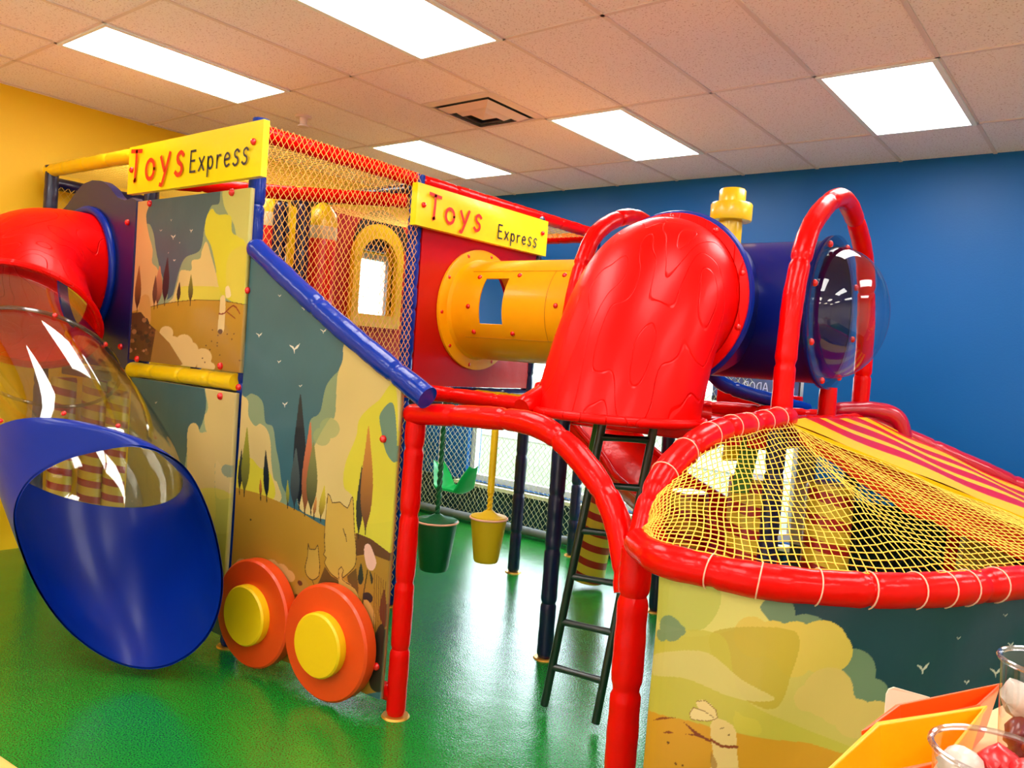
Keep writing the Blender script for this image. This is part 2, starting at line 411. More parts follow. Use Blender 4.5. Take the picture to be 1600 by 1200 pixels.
def ceil_mat():
    m = mat('mineral_fibre_tile', (236, 208, 196), 0.9, spec=0.2); N = m.node_tree.nodes; L = m.node_tree.links; b = N['Principled BSDF']
    tc = N.new('ShaderNodeTexCoord'); n = N.new('ShaderNodeTexNoise'); n.inputs['Scale'].default_value = 95; n.inputs['Detail'].default_value = 2; L.new(tc.outputs['Object'], n.inputs[0])
    r = N.new('ShaderNodeValToRGB'); r.color_ramp.elements[0].position = .30; r.color_ramp.elements[1].position = .42
    r.color_ramp.elements[0].color = (*lin((212, 178, 174)), 1); r.color_ramp.elements[1].color = (*lin((252, 234, 234)), 1)
    L.new(n.outputs[0], r.inputs[0]); L.new(r.outputs[0], b.inputs['Base Color'])
    bp = N.new('ShaderNodeBump'); bp.inputs['Distance'].default_value = 0.002; L.new(r.outputs[0], bp.inputs['Height']); L.new(bp.outputs[0], b.inputs['Normal'])
    return m
BW = mat('blue_wall_paint', (0, 94, 168), 0.45, 0.0, 0.0006, 90, spec=.3)
YW = mat('yellow_wall_paint', (252, 200, 0), 0.55, 0.0, 0.0006, 90)
FLOORM = floor_mat()
def struct(name, vf, m, **k): return tag(one(name, vf, m, smooth=False, angle=None, **k), kind='structure')
struct('floor', box(((XL+XR)/2, (.3+YB)/2, -.05), (XR-XL+.4, YB-.3+.4, .1)), FLOORM)
struct('floor_bounce', box(((XL+XR)/2, (YF+.1)/2-.05, -.05), (XR-XL+.4, .1-YF+.1, .1)), mat('pale_bounce_floor', (232, 226, 214), .4, .2))  # unseen pale floor behind the camera, added to bounce light up to the ceiling
struct('ceiling', box(((XL+XR)/2, (YF+YB)/2, ZC+.05), (XR-XL+.4, YB-YF+.4, .1)), ceil_mat())
def wall_hole(name, axis, pos, th, a0, a1, holes, m):
    """wall with rectangular openings; axis 'x' runs along x at y=pos; slabs are merged into one mesh"""
    g = G()
    def slab(u0, u1, z0, z1):
        if u1-u0 < 1e-4 or z1-z0 < 1e-4: return
        c = ((u0+u1)/2, pos+th/2, (z0+z1)/2) if axis == 'x' else (pos+th/2, (u0+u1)/2, (z0+z1)/2)
        s = (u1-u0, abs(th), z1-z0) if axis == 'x' else (abs(th), u1-u0, z1-z0); g.add(box(c, s))
    u = a0
    for (h0, h1, z0, z1) in sorted(holes): slab(u, h0, 0, ZC); slab(h0, h1, 0, z0); slab(h0, h1, z1, ZC); u = h1
    slab(u, a1, 0, ZC); return tag(g.obj(name, m, smooth=False, angle=None), kind='structure')
WX0, WX1, WZ0, WZ1 = -5.62, -2.13, .36, 2.02
wall_hole('wall_back', 'x', YB, .22, XL-.2, XR, [(WX0, WX1, WZ0, WZ1)], BW)
wall_hole('wall_left', 'y', XL, -.22, YF, YB, [(5.36, 6.16, 1.0, 2.68)], YW)
struct('wall_right', box((XR+.1, (YF+YB)/2, ZC/2), (.2, YB-YF, ZC)), mat('cream_wall_paint', (236, 226, 206), .7))
struct('wall_front', box(((XL+XR)/2, YF-.1, ZC/2), (XR-XL, .2, ZC)), mat('white_wall_paint', (238, 232, 224), .7))
# skirting wall below the window and the windows themselves
struct('trim_1', box(((WX0+WX1)/2-.45, YB-.03, .18), (WX1-WX0+.8, .06, .355)), TEALW)
def window(name, axis, u0, u1, z0, z1, pos, mull):
    fr = G(); w = .06
    def bx(a0, a1, b0, b1, d=.07):
        c = ((a0+a1)/2, pos+.1, (b0+b1)/2) if axis == 'x' else (pos-.1, (a0+a1)/2, (b0+b1)/2)
        fr.add(box(c, (a1-a0, d, b1-b0) if axis == 'x' else (d, a1-a0, b1-b0)))
    bx(u0, u0+w, z0, z1); bx(u1-w, u1, z0, z1); bx(u0+w, u1-w, z0, z0+w); bx(u0+w, u1-w, z1-w, z1)
    for mu in mull: bx(mu-w/2, mu+w/2, z0+w, z1-w)
    o = tag(fr.obj(name, WHITE, smooth=False, angle=None), kind='structure')
    c = ((u0+u1)/2, pos+.1, (z0+z1)/2) if axis == 'x' else (pos-.1, (u0+u1)/2, (z0+z1)/2)
    one('pane', box(c, (u1-u0, .006, z1-z0) if axis == 'x' else (.006, u1-u0, z1-z0)), GLASS, o, False, None)
    s = ((u0+u1)/2, pos-.02, z0-.02) if axis == 'x' else (pos+.02, (u0+u1)/2, z0-.02)
    one('window_sill', box(s, (u1-u0+.1, .2, .035) if axis == 'x' else (.2, u1-u0+.1, .035)), mat('cream_sill', (236, 226, 190), .5), o, False, None)
    return o
w1 = window('window_1', 'x', WX0, WX1, WZ0, WZ1, YB, [-3.95])
window('window_2', 'y', 5.36, 6.16, 1.0, 2.68, XL, [5.99])
lawn = mat('sunlit_grass', (82, 92, 60), .9, var=.4, vscale=1.2, detail=8)
struct('ground_outside', box((-10, 31.7, -.16), (90, 50, .1)), lawn); struct('ground_side', box((-31.8, -5, -.16), (50, 23, .1)), lawn)
struct('path_outside', box((-10, 14.5, -.10), (80, 1.6, .04)), mat('pale_concrete', (120, 118, 104), .9))

# suspended ceiling grid
XG = [-1.56+.61*k for k in range(-8, 9)]; YG = [2.02+1.22*k for k in range(-5, 4)]
g = G(); TB = mat('ceiling_grid_metal', (232, 206, 200), .5)
for x in XG: g.add(box((x, (YF+YB)/2, ZC-.003), (.024, YB-YF, .006)))
for y in YG: g.add(box(((XL+XR)/2, y, ZC-.003), (XR-XL, .024, .006)))
g.add(box((-3.695, 3.85, ZC-.003), (.61, .024, .006)))
tag(g.obj('trim_2', TB, smooth=False, angle=None), kind='structure')

# ceiling lights
DIFF = mat('light_diffuser', (255, 252, 250), .5, emit=PANEL_W)
places = {(-5.22, 2.02): 'long white ceiling light above the yellow wall corner, leftmost in the photo',
          (-3.39, 2.02): 'big white ceiling light cut off by the top edge of the photo',
          (-5.22, 4.46): 'white ceiling light half hidden behind the red net beam',
          (-3.39, 4.46): 'white ceiling light right of the square air vent',
          (-1.56, 4.46): 'white ceiling light nearest the blue wall, rightmost in the photo'}
src = None
for x in (-5.22, -3.39, -1.56, .27, 2.10):
    for y in (4.46, 2.02, -.42, -2.86):
        lb = places.get((x, y), 'recessed white ceiling light behind or beside the photographer')
        if src is None:
            o = thing('ceiling_light', (x+.305, y+.61, ZC), lb, 'ceiling light', 'recessed ceiling lights')
            g = G()
            for sx in (-1, 1): g.add(box((x+.305+sx*.29, y+.61, ZC-.008), (.03, 1.21, .014)))
            for sy in (-1, 1): g.add(box((x+.305, y+.61+sy*.595, ZC-.008), (.55, .02, .014)))
            g.obj('frame', WHITE, o, False, None); one('diffuser', box((x+.305, y+.61, ZC-.006), (.55, 1.17, .006)), DIFF, o, False, None); src = o
        else:
            o = src.copy(); COL.objects.link(o); o.location = (x+.305, y+.61, ZC); o['label'] = lb
            for ch in list(src.children): c = ch.copy(); COL.objects.link(c); c.parent = o
# air vent: stacked square louvres
o = thing('air_vent', (-3.695, 4.155, ZC), 'square metal ceiling air vent with nested louvres', 'air vent')
PINK = mat('vent_painted_metal', (232, 200, 190), .3, .3)
def sqring(c, z0, r0, z1, r1):
    v = [V(c[0]+a*r, c[1]+b*r, z) for r, z in ((r0, z0), (r1, z1)) for a, b in ((-1, -1), (1, -1), (1, 1), (-1, 1))]
    return v, [(k, (k+1) % 4, 4+(k+1) % 4, 4+k) for k in range(4)]
one('throat', box((-3.695, 4.155, ZC-.002), (.50, .50, .003)), mat('vent_black', (6, 6, 8), .7), o, False, None)
g = G(); g.add(sqring((-3.695, 4.155), ZC-.004, .292, ZC-.012, .25)); g.obj('frame', PINK, o, False, None)
for k, (ra, rb, za, zb) in enumerate(((.225, .165, .016, .045), (.150, .100, .020, .052), (.086, .002, .026, .060))):
    one('louvre', sqring((-3.695, 4.155), ZC-za, ra, ZC-zb, rb), PINK, o, False, None)
o = thing('sprinkler_head', (-5.04, 3.67, ZC), 'small round sprinkler head on the ceiling above the netted tower', 'sprinkler')
one('escutcheon', lathe((-5.04, 3.67, ZC), (0, 0, -1), [(.001, .014), (.056, .014), (.062, 0)], 20), TB, o)
one('nozzle', lathe((-5.04, 3.67, ZC), (0, 0, -1), [(.03, .01), (.026, .06), (.040, .07), (.040, .078), (.001, .078)], 16), TB, o)

# frosted sign hanging in the window, its lettering read from behind
def strokes(segs, org, ux, uz, h, w, nrm, th=.002):
    """flat pen strokes: segs are polylines in letter units"""
    g = G()
    for l in segs:
        pts = [org + ux*(a*h) + uz*(b*h) for a, b in l]
        if len(pts) > 2: pts = crom(pts, h*.06)
        n = len(pts); v = []; f = []
        for i, p in enumerate(pts):
            t = (pts[min(i+1, n-1)]-pts[max(i-1, 0)]).normalized(); s = t.cross(nrm).normalized()*w/2
            ex = (-t if i == 0 else t if i == n-1 else t*0)*w*.35
            v += [p+s+ex+nrm*th, p-s+ex+nrm*th]
        for i in range(n-1): f.append((2*i, 2*i+1, 2*i+3, 2*i+2))
        g.add((v, f))
    return g
def oval(cx, cy, rx, ry, n=14, a0=0, a1=360):
    return [(cx+rx*math.cos(math.radians(a0+(a1-a0)*k/n)), cy+ry*math.sin(math.radians(a0+(a1-a0)*k/n))) for k in range(n+1)]
GL = {'T': ([[(-.02, .98), (.62, .93)], [(.30, .95), (.29, .5), (.26, .02)], [(.22, .0), (.31, .05)]], .62),
      'o': ([oval(.27, .30, .25, .30)], .56), 'y': ([[(.04, .62), (.14, .42), (.26, .20)], [(.56, .70), (.36, .22), (.14, -.25), (.04, -.22)]], .58),
      's': ([[(.44, .56), (.30, .66), (.12, .55), (.16, .38), (.36, .26), (.36, .08), (.18, -.02), (.02, .08)]], .46),
      'E': ([[(.06, .95), (.05, .5), (.04, 0)], [(.06, .95), (.46, .95)], [(.05, .5), (.40, .5)], [(.04, 0), (.48, .0)]], .56),
      'x': ([[(.02, .58), (.42, 0)], [(.42, .60), (.0, .0)]], .48),
      'p': ([[(.06, .56), (.05, .1), (.04, -.32)], oval(.25, .29, .19, .27)], .52), 'r': ([[(.06, .56), (.05, 0)], [(.06, .36), (.18, .54), (.34, .54)]], .40),
      'e': ([[(.04, .30), (.40, .34), (.38, .50), (.22, .58), (.06, .44), (.05, .18), (.20, .0), (.40, .08)]], .48),
      'A': ([[(0, 0), (.27, .95), (.54, 0)], [(.12, .34), (.42, .34)]], .62), 'D': ([[(.04, 0), (.04, .95)], [(.04, .95), (.36, .86), (.50, .48), (.36, .08), (.04, 0)]], .62),
      'O': ([oval(.30, .47, .27, .47)], .66), 'P': ([[(.04, 0), (.04, .95)], [(.04, .95), (.40, .88), (.42, .56), (.04, .48)]], .52),
      'C': ([oval(.32, .47, .28, .47, 14, 50, 310)], .56), 'I': ([[(.1, 0), (.1, .95)]], .24)}
def word(txt, org, ux, uz, h, w, nrm, gap=.12):
    g = G(); x = 0
    for ch in txt:
        segs, adv = GL[ch]
        gg = strokes(segs, org+ux*(x*h), ux, uz, h, w, nrm); g.add((gg.v, gg.f)); x += adv+gap
    return g
o = tag(one('window_sign', box((-2.52, YB-.015, 1.56), (.74, .006, .21)), FROST, None, False, None), 'frosted grey sign strip in the window beneath the blue tube, lettering reversed', 'sign')
word('ADOP', V(-2.41, YB-.022, 1.565), V(-1, 0, 0), V(0, 0, 1), .075, .008, V(0, -1, 0), .1).obj('lettering', mat('pale_letter_film', (205, 208, 225), .5), o, False, None)
word('I', V(-2.19, YB-.022, 1.54), V(-1, 0, 0), V(0, 0, 1), .075, .008, V(0, -1, 0), .1).obj('lettering', MATS['pale_letter_film'], o, False, None)

# ================================================================== PADDED FRAME OF THE PLAY TOWERS
ZD = 1.42
def post(x, y, z0, z1, m, label, group=None, seg=.31, flange=True, r=.046, lean=None):
    o = thing('padded_post', (x, y, z0), label, 'post', group)
    one('sleeve', pad([(x, y, z0+.01), (x, y, (z0+z1)/2), (x, y, z1)], r, seg), m, o)
    if flange: one('floor_flange', lathe((x, y, 0), (0, 0, 1), [(.001, .008), (.06, .008), (.066, 0)], 24), mat('brass_flange', (214, 160, 60), .35, metal=.6), o)
    return o
def beam(pts, m, label, seg=.31, r=.046, name='padded_beam', group=None, off=0.0):
    return tag(one(name, pad(pts, r, seg, off=off), m), label, 'beam', group)
XA, XB_, XC, XD = -2.57, -3.81, -5.12, -6.36
post(-2.60, 2.61, 0, 1.43, RED, 'red padded post between the slanted mural panel and the doorway arch')
post(-3.83, 2.52, 0, 2.87, BLUE, 'tall blue padded corner post right of the upper mural', seg=.24)
post(-3.81, 3.69, 0, 2.83, BLUE, 'blue padded post left of the red panel with the yellow tube', seg=.15)
post(-3.80, 5.01, 0, 2.80, NAVY, 'navy padded post standing behind the yellow hanging bucket')
post(-6.33, 2.47, 0, 2.83, NAVY, 'navy padded post against the yellow wall, far left')
post(XC, 2.60, 0, 2.80, NAVY, 'navy padded post behind the upper mural', None)
post(-6.36, 5.0, 0, 2.80, NAVY, 'navy padded post in the far back corner of the netted tower')
post(-6.36, 3.70, 0, 2.80, NAVY, 'navy padded post halfway along the yellow wall inside the tower')
post(-2.56, 3.73, 0, 1.40, NAVY, 'navy padded post left of the black ladder, foot in full view')
post(-2.56, 5.04, 0, 1.40, NAVY, 'navy padded post behind the red doorway arch, right of the ladder')
post(-1.34, 3.74, 0, 1.46, NAVY, 'navy padded post behind the yellow pit net')
post(-1.34, 5.04, 0, 1.46, NAVY, 'navy padded post deeper behind the pit net, near the window')
p2 = post(-1.27, 2.34, 0, 1.10, RED, 'red padded post right of the ladder where the arches meet', r=.052)
# top frame of the tall tower
beam([(-3.83, 2.50, 2.80), (-3.82, 3.7, 2.80), (-3.80, 5.88, 2.80)], RED, 'long red padded beam along the top right edge of the tall tower')
beam([(-6.40, 2.47, 2.80), (-5.7, 2.48, 2.80), (-5.10, 2.50, 2.80)], YEL, 'yellow padded beam along the top, left of the first banner')
beam([(-5.10, 2.50, 2.81), (-4.4, 2.51, 2.81), (-3.83, 2.52, 2.81)], BLUE, 'blue padded beam on top of the first banner')
beam([(-6.40, 2.5, 2.72), (-6.38, 3.7, 2.72), (-6.36, 5.86, 2.72)], NAVY, 'navy padded beam running back along the yellow wall')
beam([(-6.36, 5.86, 2.78), (-5.1, 5.86, 2.78), (-3.8, 5.86, 2.78)], RED, 'red padded beam along the back top of the tower, just under the blue wall')
post(-3.82, 5.86, 0, 2.78, NAVY, 'navy padded post at the back corner of the tower by the window net')
beam([(-5.12, 2.6, 2.66), (-4.6, 3.1, 2.66), (-3.86, 3.66, 2.66)], RED, 'red padded brace crossing under the roof net')
beam([(-5.12, 3.7, 2.74), (-4.5, 3.7, 2.74), (-3.85, 3.7, 2.74)], NAVY, 'navy padded beam crossing under the roof net')
# deck edges
beam([ony(205, 577, 2.47), ony(290, 587, 2.47), ony(370, 597, 2.47)], YEL, 'yellow padded beam between the upper and lower murals')
beam([(-3.80, 3.74, 1.41), (-3.80, 5.0, 1.41)], NAVY, 'navy padded beam under the red tube panel')
beam([(-3.74, 3.42, 1.45), (-3.2, 3.42, 1.45), (-2.58, 3.46, 1.44), (-2.4, 3.62, 1.45)], RED, 'red padded beam carrying the hanging buckets')
beam([(-3.76, 4.35, 1.40), (-3.0, 4.35, 1.40), (-2.57, 4.35, 1.40)], YEL, 'yellow padded beam behind the hanging buckets')
# slanted handrail
a = ony(397, 385, 2.46); b = ony(520, 500, 2.49); c = ony(668, 622, 2.53)
beam([a, b, c], BLUE, 'slanted blue padded rail above the slanted mural', seg=.62, r=.053, name='padded_rail')
# doorway arch
pts = [ony(*p, 2.6-0.18*i/7) for i, p in enumerate([(640, 647), (740, 651), (830, 662), (884, 694), (932, 750), (961, 805), (974, 862), (981, 925)])]
beam(pts, RED, 'red padded doorway arch curving down beside the ladder', seg=.30, r=.048, name='padded_arch')
beam([(-3.46, 2.53, .10), (-3.0, 2.56, .10), (-2.62, 2.61, .10)], RED, 'low red padded beam at the floor behind the orange wheels', r=.04)
# decks of the two towers
def slab(name, c, s, m, label, cat='platform'): return tag(bevel(one(name, box(c, s), m, None, False, None), .01), label, cat)
slab('deck', (-5.09, 3.78, 1.36), (2.46, 2.36, .07), NAVY, 'padded navy deck of the tall tower behind the murals')
slab('deck', (-1.95, 4.39, 1.38), (1.16, 1.24, .08), RED, 'red padded deck under the red hood and blue tube')
beam([dep(835, 612, 4.15), dep(900, 622, 4.12), dep(990, 634, 4.1), dep(1108, 650, 4.1)], RED, 'red padded beam under the mouth of the red hood', r=.055, seg=.6)
beam([dep(815, 637, 3.65), dep(850, 617, 3.8), dep(880, 612, 4.0)], RED, 'short red padded brace from the doorway arch to the hood', r=.05, seg=.4)
beam([(-1.34, 3.74, 1.47), (-1.30, 4.4, 1.47), (-1.33, 5.05, 1.47)], RED, 'red padded beam joining the feet of the right hoop')
beam([(-2.57, 5.05, 1.45), (-1.95, 5.05, 1.46), (-1.33, 5.05, 1.47)], RED, 'red padded beam at the back of the hood deck')
beam([(-1.70, 3.74, 1.42), (-1.5, 3.74, 1.44), (-1.34, 3.74, 1.46)], RED, 'short red padded beam right of the hood')
beam([dep(1100, 560, 5.0), dep(1130, 600, 5.1), dep(1215, 628, 5.2), dep(1260, 640, 5.3)], BLUE, 'curved blue padded rail below the blue tube')
slab('red_pad', dep(1185, 625, 5.6), (.60, .06, .10), RED, 'flat red pad along the rail beneath the window sign', 'pad')
# hoops
def hoop(x, y0, y1, z0, zt, label):
    ym = (y0+y1)/2; pts = [(x, y0, z0), (x, y0, 1.8), (x, y0+.05, 2.15), (x, y0+.22, 2.46), (x, ym, zt), (x, y1-.22, 2.46), (x, y1-.05, 2.15), (x, y1, 1.8), (x, y1, z0)]
    return beam(pts, RED, label, seg=.5, r=.05, name='padded_hoop', off=.2)
hoop(-1.33, 3.74, 5.05, 1.46, 2.66, 'tall red padded hoop beside the clear dome')
hoop(-2.57, 3.74, 5.05, 1.45, 2.62, 'red padded hoop behind the top of the red hood')
post(-1.33, 4.42, 1.46, 1.66, RED, 'short red stub post under the clear dome', flange=False)

# nets of the tall tower
tag(flat_net('side_net', V(-3.75, 2.52, 1.44), V(-3.75, 3.66, 1.44), V(-3.75, 3.66, 2.83), V(-3.75, 2.52, 2.83), 30, 50, mat('orange_net_cord', (250, 178, 84), .7), .0024), 'orange diamond net closing the side of the tall tower, above the slanted rail', 'net')
tag(flat_net('side_net', V(-3.75, 2.56, .08), V(-3.75, 3.66, .08), V(-3.75, 3.66, 1.36), V(-3.75, 2.56, 1.36), 26, 40, NETY, .0024), 'yellow net hanging below the deck behind the slanted mural', 'net')
tag(flat_net('roof_net', V(-6.34, 2.52, 2.78), V(-3.85, 2.52, 2.78), V(-3.85, 5.84, 2.78), V(-6.34, 5.84, 2.78), 50, 80, NETY, .0024, jit=0, sag=-.05), 'yellow net stretched as a roof over the tall tower', 'net')
tag(flat_net('end_net', V(-6.36, 2.5, 1.45), V(-6.36, 4.98, 1.45), V(-6.36, 4.98, 2.70), V(-6.36, 2.5, 2.70), 50, 40, NETY, .0022), 'yellow net along the yellow wall at the far left of the tower', 'net')

# ================================================================== RED PANEL WITH YELLOW TUBE
XP = -3.775
def sq(u0, u1, v0, v1): return [(u0, v0), (u1, v0), (u1, v1), (u0, v1)]
def circ(cu, cv, r, n=64): return [(cu+r*math.cos(2*PI*k/n), cv+r*math.sin(2*PI*k/n)) for k in range(n)]
TC = (4.33, 2.01)
o = thing('wall_panel', (XP, 4.35, 1.45), 'glossy red panel under the second banner, yellow tube coming out of it', 'panel')
one('board', holed(sq(3.73, 4.98, 1.46, 2.72), circ(*TC, .35), TC, lambda u, v: V(XP, u, v), (1, 0, 0), .03), DRED, o)
TUB = thing('crawl_tube', (XP, TC[0], TC[1]), 'orange-yellow plastic crawl tube with a square window', 'crawl tube')
one('flange', lathe((XP, TC[0], TC[1]), (1, 0, 0), [(.345, .0), (.425, .004), (.425, .022), (.40, .028), (.355, .03), (.345, .06)], 64), YEL_P, TUB)
# tube shell with window cut through the side facing the room
def tube_shell(x0, x1, c, r, m, name, parent, hole=None, nx=40, n=96, th=.008):
    v = []; f = []
    for k in range(nx+1):
        x = x0+(x1-x0)*k/nx
        for q, rr in enumerate((r, r-th)):
            for a in range(n): t = 2*PI*a/n; v.append(V(x, c[0]-rr*math.cos(t), c[1]+rr*math.sin(t)))
    def keep(k, a): return not (hole and hole[0] <= k < hole[1] and ((a-hole[2]) % n) < hole[3])
    for k in range(nx):
        for a in range(n):
            if not keep(k, a): continue
            b = (a+1) % n; i0 = k*2*n; i1 = (k+1)*2*n
            f.append((i0+a, i0+b, i1+b, i1+a)); f.append((i0+n+a, i1+n+a, i1+n+b, i0+n+b))
            if not keep(k, (a-1) % n): f.append((i0+a, i1+a, i1+n+a, i0+n+a))
            if not keep(k, b): f.append((i0+b, i0+n+b, i1+n+b, i1+b))
            if k and not keep(k-1, a): f.append((i0+a, i0+n+a, i0+n+b, i0+b))
            if k < nx-1 and not keep(k+1, a): f.append((i1+a, i1+b, i1+n+b, i1+n+a))
    return one(name, (v, f), m, parent, angle=50)
# angles: 0 = towards the room (-y), positive = up
tube_shell(XP+.01, -2.45, TC, .345, YEL_P, 'shell', TUB, hole=(9, 15, 91, 14))
def on_tube(x, t, r=.346): return V(x, TC[0]-r*math.cos(t), TC[1]+r*math.sin(t)), V(0, -math.cos(t), math.sin(t))
for x, t in ((-3.53, .62), (-3.56, .0), (-3.53, -.5), (-3.2, .66), (-3.2, -.5), (-2.85, .66), (-2.85, 0.05), (-2.85, -.5), (-2.60, .6), (-2.6, -.5)):
    p, d = on_tube(x, t); bolt(p, d, TUB, .017)
for k in range(10):
    t = 2*PI*(k+.5)/10+.2; bolt(V(XP+.02, TC[0]-.395*math.cos(t), TC[1]+.395*math.sin(t)), V(1, 0, 0), TUB, .017)
g = G()
for t in (.78, -.62):      # raised seam lines of the window sheet
    g.add(sweep([on_tube(x, t, .3465)[0] for x in np.linspace(-3.62, -2.55, 20)], .0016, 6))
g.add(sweep([on_tube(-2.93, t, .3465)[0] for t in np.linspace(-.62, .78, 20)], .0016, 6))
g.obj('seam', mat('amber_plastic', (196, 120, 10), .4), TUB)

# ================================================================== INSIDE OF THE TALL TOWER
XI = -5.1
arch = [(4.25, 1.86), (4.79, 1.86), (4.79, 2.44)] + [(4.52+.27*math.cos(a), 2.44+.27*math.sin(a)) for a in np.linspace(.1, PI-.1, 14)] + [(4.25, 2.44)]
def inset(poly, c, k): return [(c[0]+(p[0]-c[0])*k, c[1]+(p[1]-c[1])*k) for p in poly]
c0 = (4.52, 2.25); hole_ = inset(arch, c0, .74)
o = thing('arch_panel', (XI, 4.4, 1.42), 'dark red panel with a yellow arched window inside the netted tower', 'panel')
one('board', holed(sq(onx(503, 430, XI).y, 4.99, 1.42, 2.78), hole_, c0, lambda u, v: V(XI, u, v), (1, 0, 0), .02), mat('deep_red_board', (190, 8, 6), .5), o)
one('window_surround', holed(arch, hole_, c0, lambda u, v: V(XI+.05, u, v), (1, 0, 0), .11, 96), YEL, o, angle=50)
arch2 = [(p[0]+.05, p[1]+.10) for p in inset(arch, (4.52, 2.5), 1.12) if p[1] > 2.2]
one('arch_shadow_board', prism([V(XI+.01, u, v) for u, v in arch2], (1, 0, 0), .01), mat('painted_arch_shadow', (8, 10, 22), .5), o, False, None)  # dark offset copy of the arch, a shadow put in as a coloured sheet
def bag(p, h, r, label):
    o = thing('punch_bag', p, label, 'punch bag', 'punch bags inside the tall tower')
    x, y, z = p
    one('body', lathe(p, (0, 0, 1), [(.001, 0), (r*.9, 0), (r, .02), (r, h*.79), (r*.98, h*.80)], 28), mat('bright_red_vinyl', (250, 30, 26), .35, .3), o)
    one('band', lathe(p, (0, 0, 1), [(r*1.01, h*.79), (r*1.02, h*.80), (r*1.02, h*.855), (r*1.01, h*.86)], 28), mat('pale_band', (240, 220, 170), .5), o)
    one('cap', lathe(p, (0, 0, 1), [(r*1.01, h*.86), (r*.95, h*.93), (r*.5, h*.98), (.02, h), (.001, h)], 28), YEL, o)
q = dep(501, 400, 5.8); bag((q.x, q.y, 1.41), dep(501, 316, 5.8).z-1.41, .105, 'red punch bag with a yellow cap hanging left of the arched window')
q = dep(417, 400, 5.8); bag((q.x, q.y, 1.41), dep(417, 292, 5.8).z-1.41, .10, 'red punch bag with a yellow cap nearest the tall blue corner post')
q = dep(463, 400, 6.2); h_ = dep(463, 292, 6.2).z
tag(bevel(one('upright_pad', box((q.x, q.y, (1.40+h_)/2), (.10, .10, h_-1.40)), YEL, None, False, None), .02), 'yellow upright pad between two navy loops inside the tower', 'pad')
for pa, wd in ((441, 'left'), (477, 'right')):
    A = dep(pa, 300, 5.6); post(A.x, A.y, 1.40, 2.66, NAVY, 'short navy padded post just %s of the yellow upright pad inside the tower' % wd, flange=False, r=.05)

# ================================================================== BANNERS
def banner(c4, nrm, th, label, split, h1, h2):
    """c4: corners top-left, top-right, bottom-right, bottom-left"""
    tl, tr, br, bl = c4; o = thing('name_banner', (bl+br)/2, label, 'banner', None)
    nrm = Vector(nrm); n = 26; v = []; f = []
    for j in range(9):
        for i in range(n+1):
            u, w = i/n, j/8; p = bl.lerp(br, u).lerp(tl.lerp(tr, u), w)
            e = min(u, 1-u, .12)/.12*min(w, 1-w, .25)/.25
            v.append(p+nrm*(.004*math.sin(u*9+w*5)*e + .006*e))
    for j in range(8):
        for i in range(n): a = j*(n+1)+i; f.append((a, a+1, a+n+2, a+n+1))
    g = G().add((v, f)); g.add(box_between(bl, br, tl, nrm, th)); g.obj('sheet', BANNER, o, True, 30)
    ux = (br-bl).normalized(); uz = (tl-bl).normalized(); W_ = (br-bl).length; H_ = (tl-bl).length
    word('Toys', bl+ux*(W_*split[0])+uz*(H_*split[1]), ux, uz, h1, h1*.13, nrm, .32).obj('red_lettering', LETR, o, False, None)
    word('Express', bl+ux*(W_*split[2])+uz*(H_*split[3]), ux, uz, h2, h2*.105, nrm, .22).obj('navy_lettering', LETB, o, False, None)
    for u in (.04, .95): bolt(bl+ux*W_*u+uz*H_*(.5 if u < .5 else .62)+nrm*.008, nrm, o, .018)
    for ch in o.children:
        if 'lettering' in ch.name:
            for vv in ch.data.vertices: vv.co += nrm*.011
    return o
def box_between(bl, br, tl, nrm, th):
    tr = br+(tl-bl); v = [bl, br, tr, tl]; return v+[p-nrm*th for p in v], [(0, 4, 5, 1), (1, 5, 6, 2), (2, 6, 7, 3), (3, 7, 4, 0), (7, 6, 5, 4)]
def vrect(axis, c, pa, pb, zt, zb):
    f = ony if axis == 'y' else onx; A = f(*pa, c); B = f(*pb, c)
    return [V(A.x, A.y, zt), V(B.x, B.y, zt), V(B.x, B.y, zb), V(A.x, A.y, zb)]
yb = 2.38
r_ = vrect('y', yb, (201, 260), (410, 230), 0, 0)
zt = (ony(205, 228, yb).z+ony(420, 187, yb).z)/2; zb = (ony(198, 303, yb).z+ony(413, 275, yb).z)/2
banner([V(r_[0].x, yb, zt), V(r_[1].x, yb, zt), V(r_[1].x, yb, zb), V(r_[0].x, yb, zb)], (0, -1, 0), .035, 'yellow Toys Express banner facing the room above the upper mural', (.045, .24, .525, .25), (zt-zb)*.66, (zt-zb)*.42)
xb = -3.70
r_ = vrect('x', xb, (651, 320), (855, 370), 0, 0)
zt = (onx(653, 284, xb).z+onx(855, 346, xb).z)/2; zb = (onx(650, 356, xb).z+onx(855, 397, xb).z)/2
banner([V(xb, r_[0].y, zt), V(xb, r_[1].y, zt), V(xb, r_[1].y, zb), V(xb, r_[0].y, zb)], (1, 0, 0), .05, 'yellow Toys Express banner above the yellow crawl tube', (.075, .22, .57, .17), (zt-zb)*.60, (zt-zb)*.37)

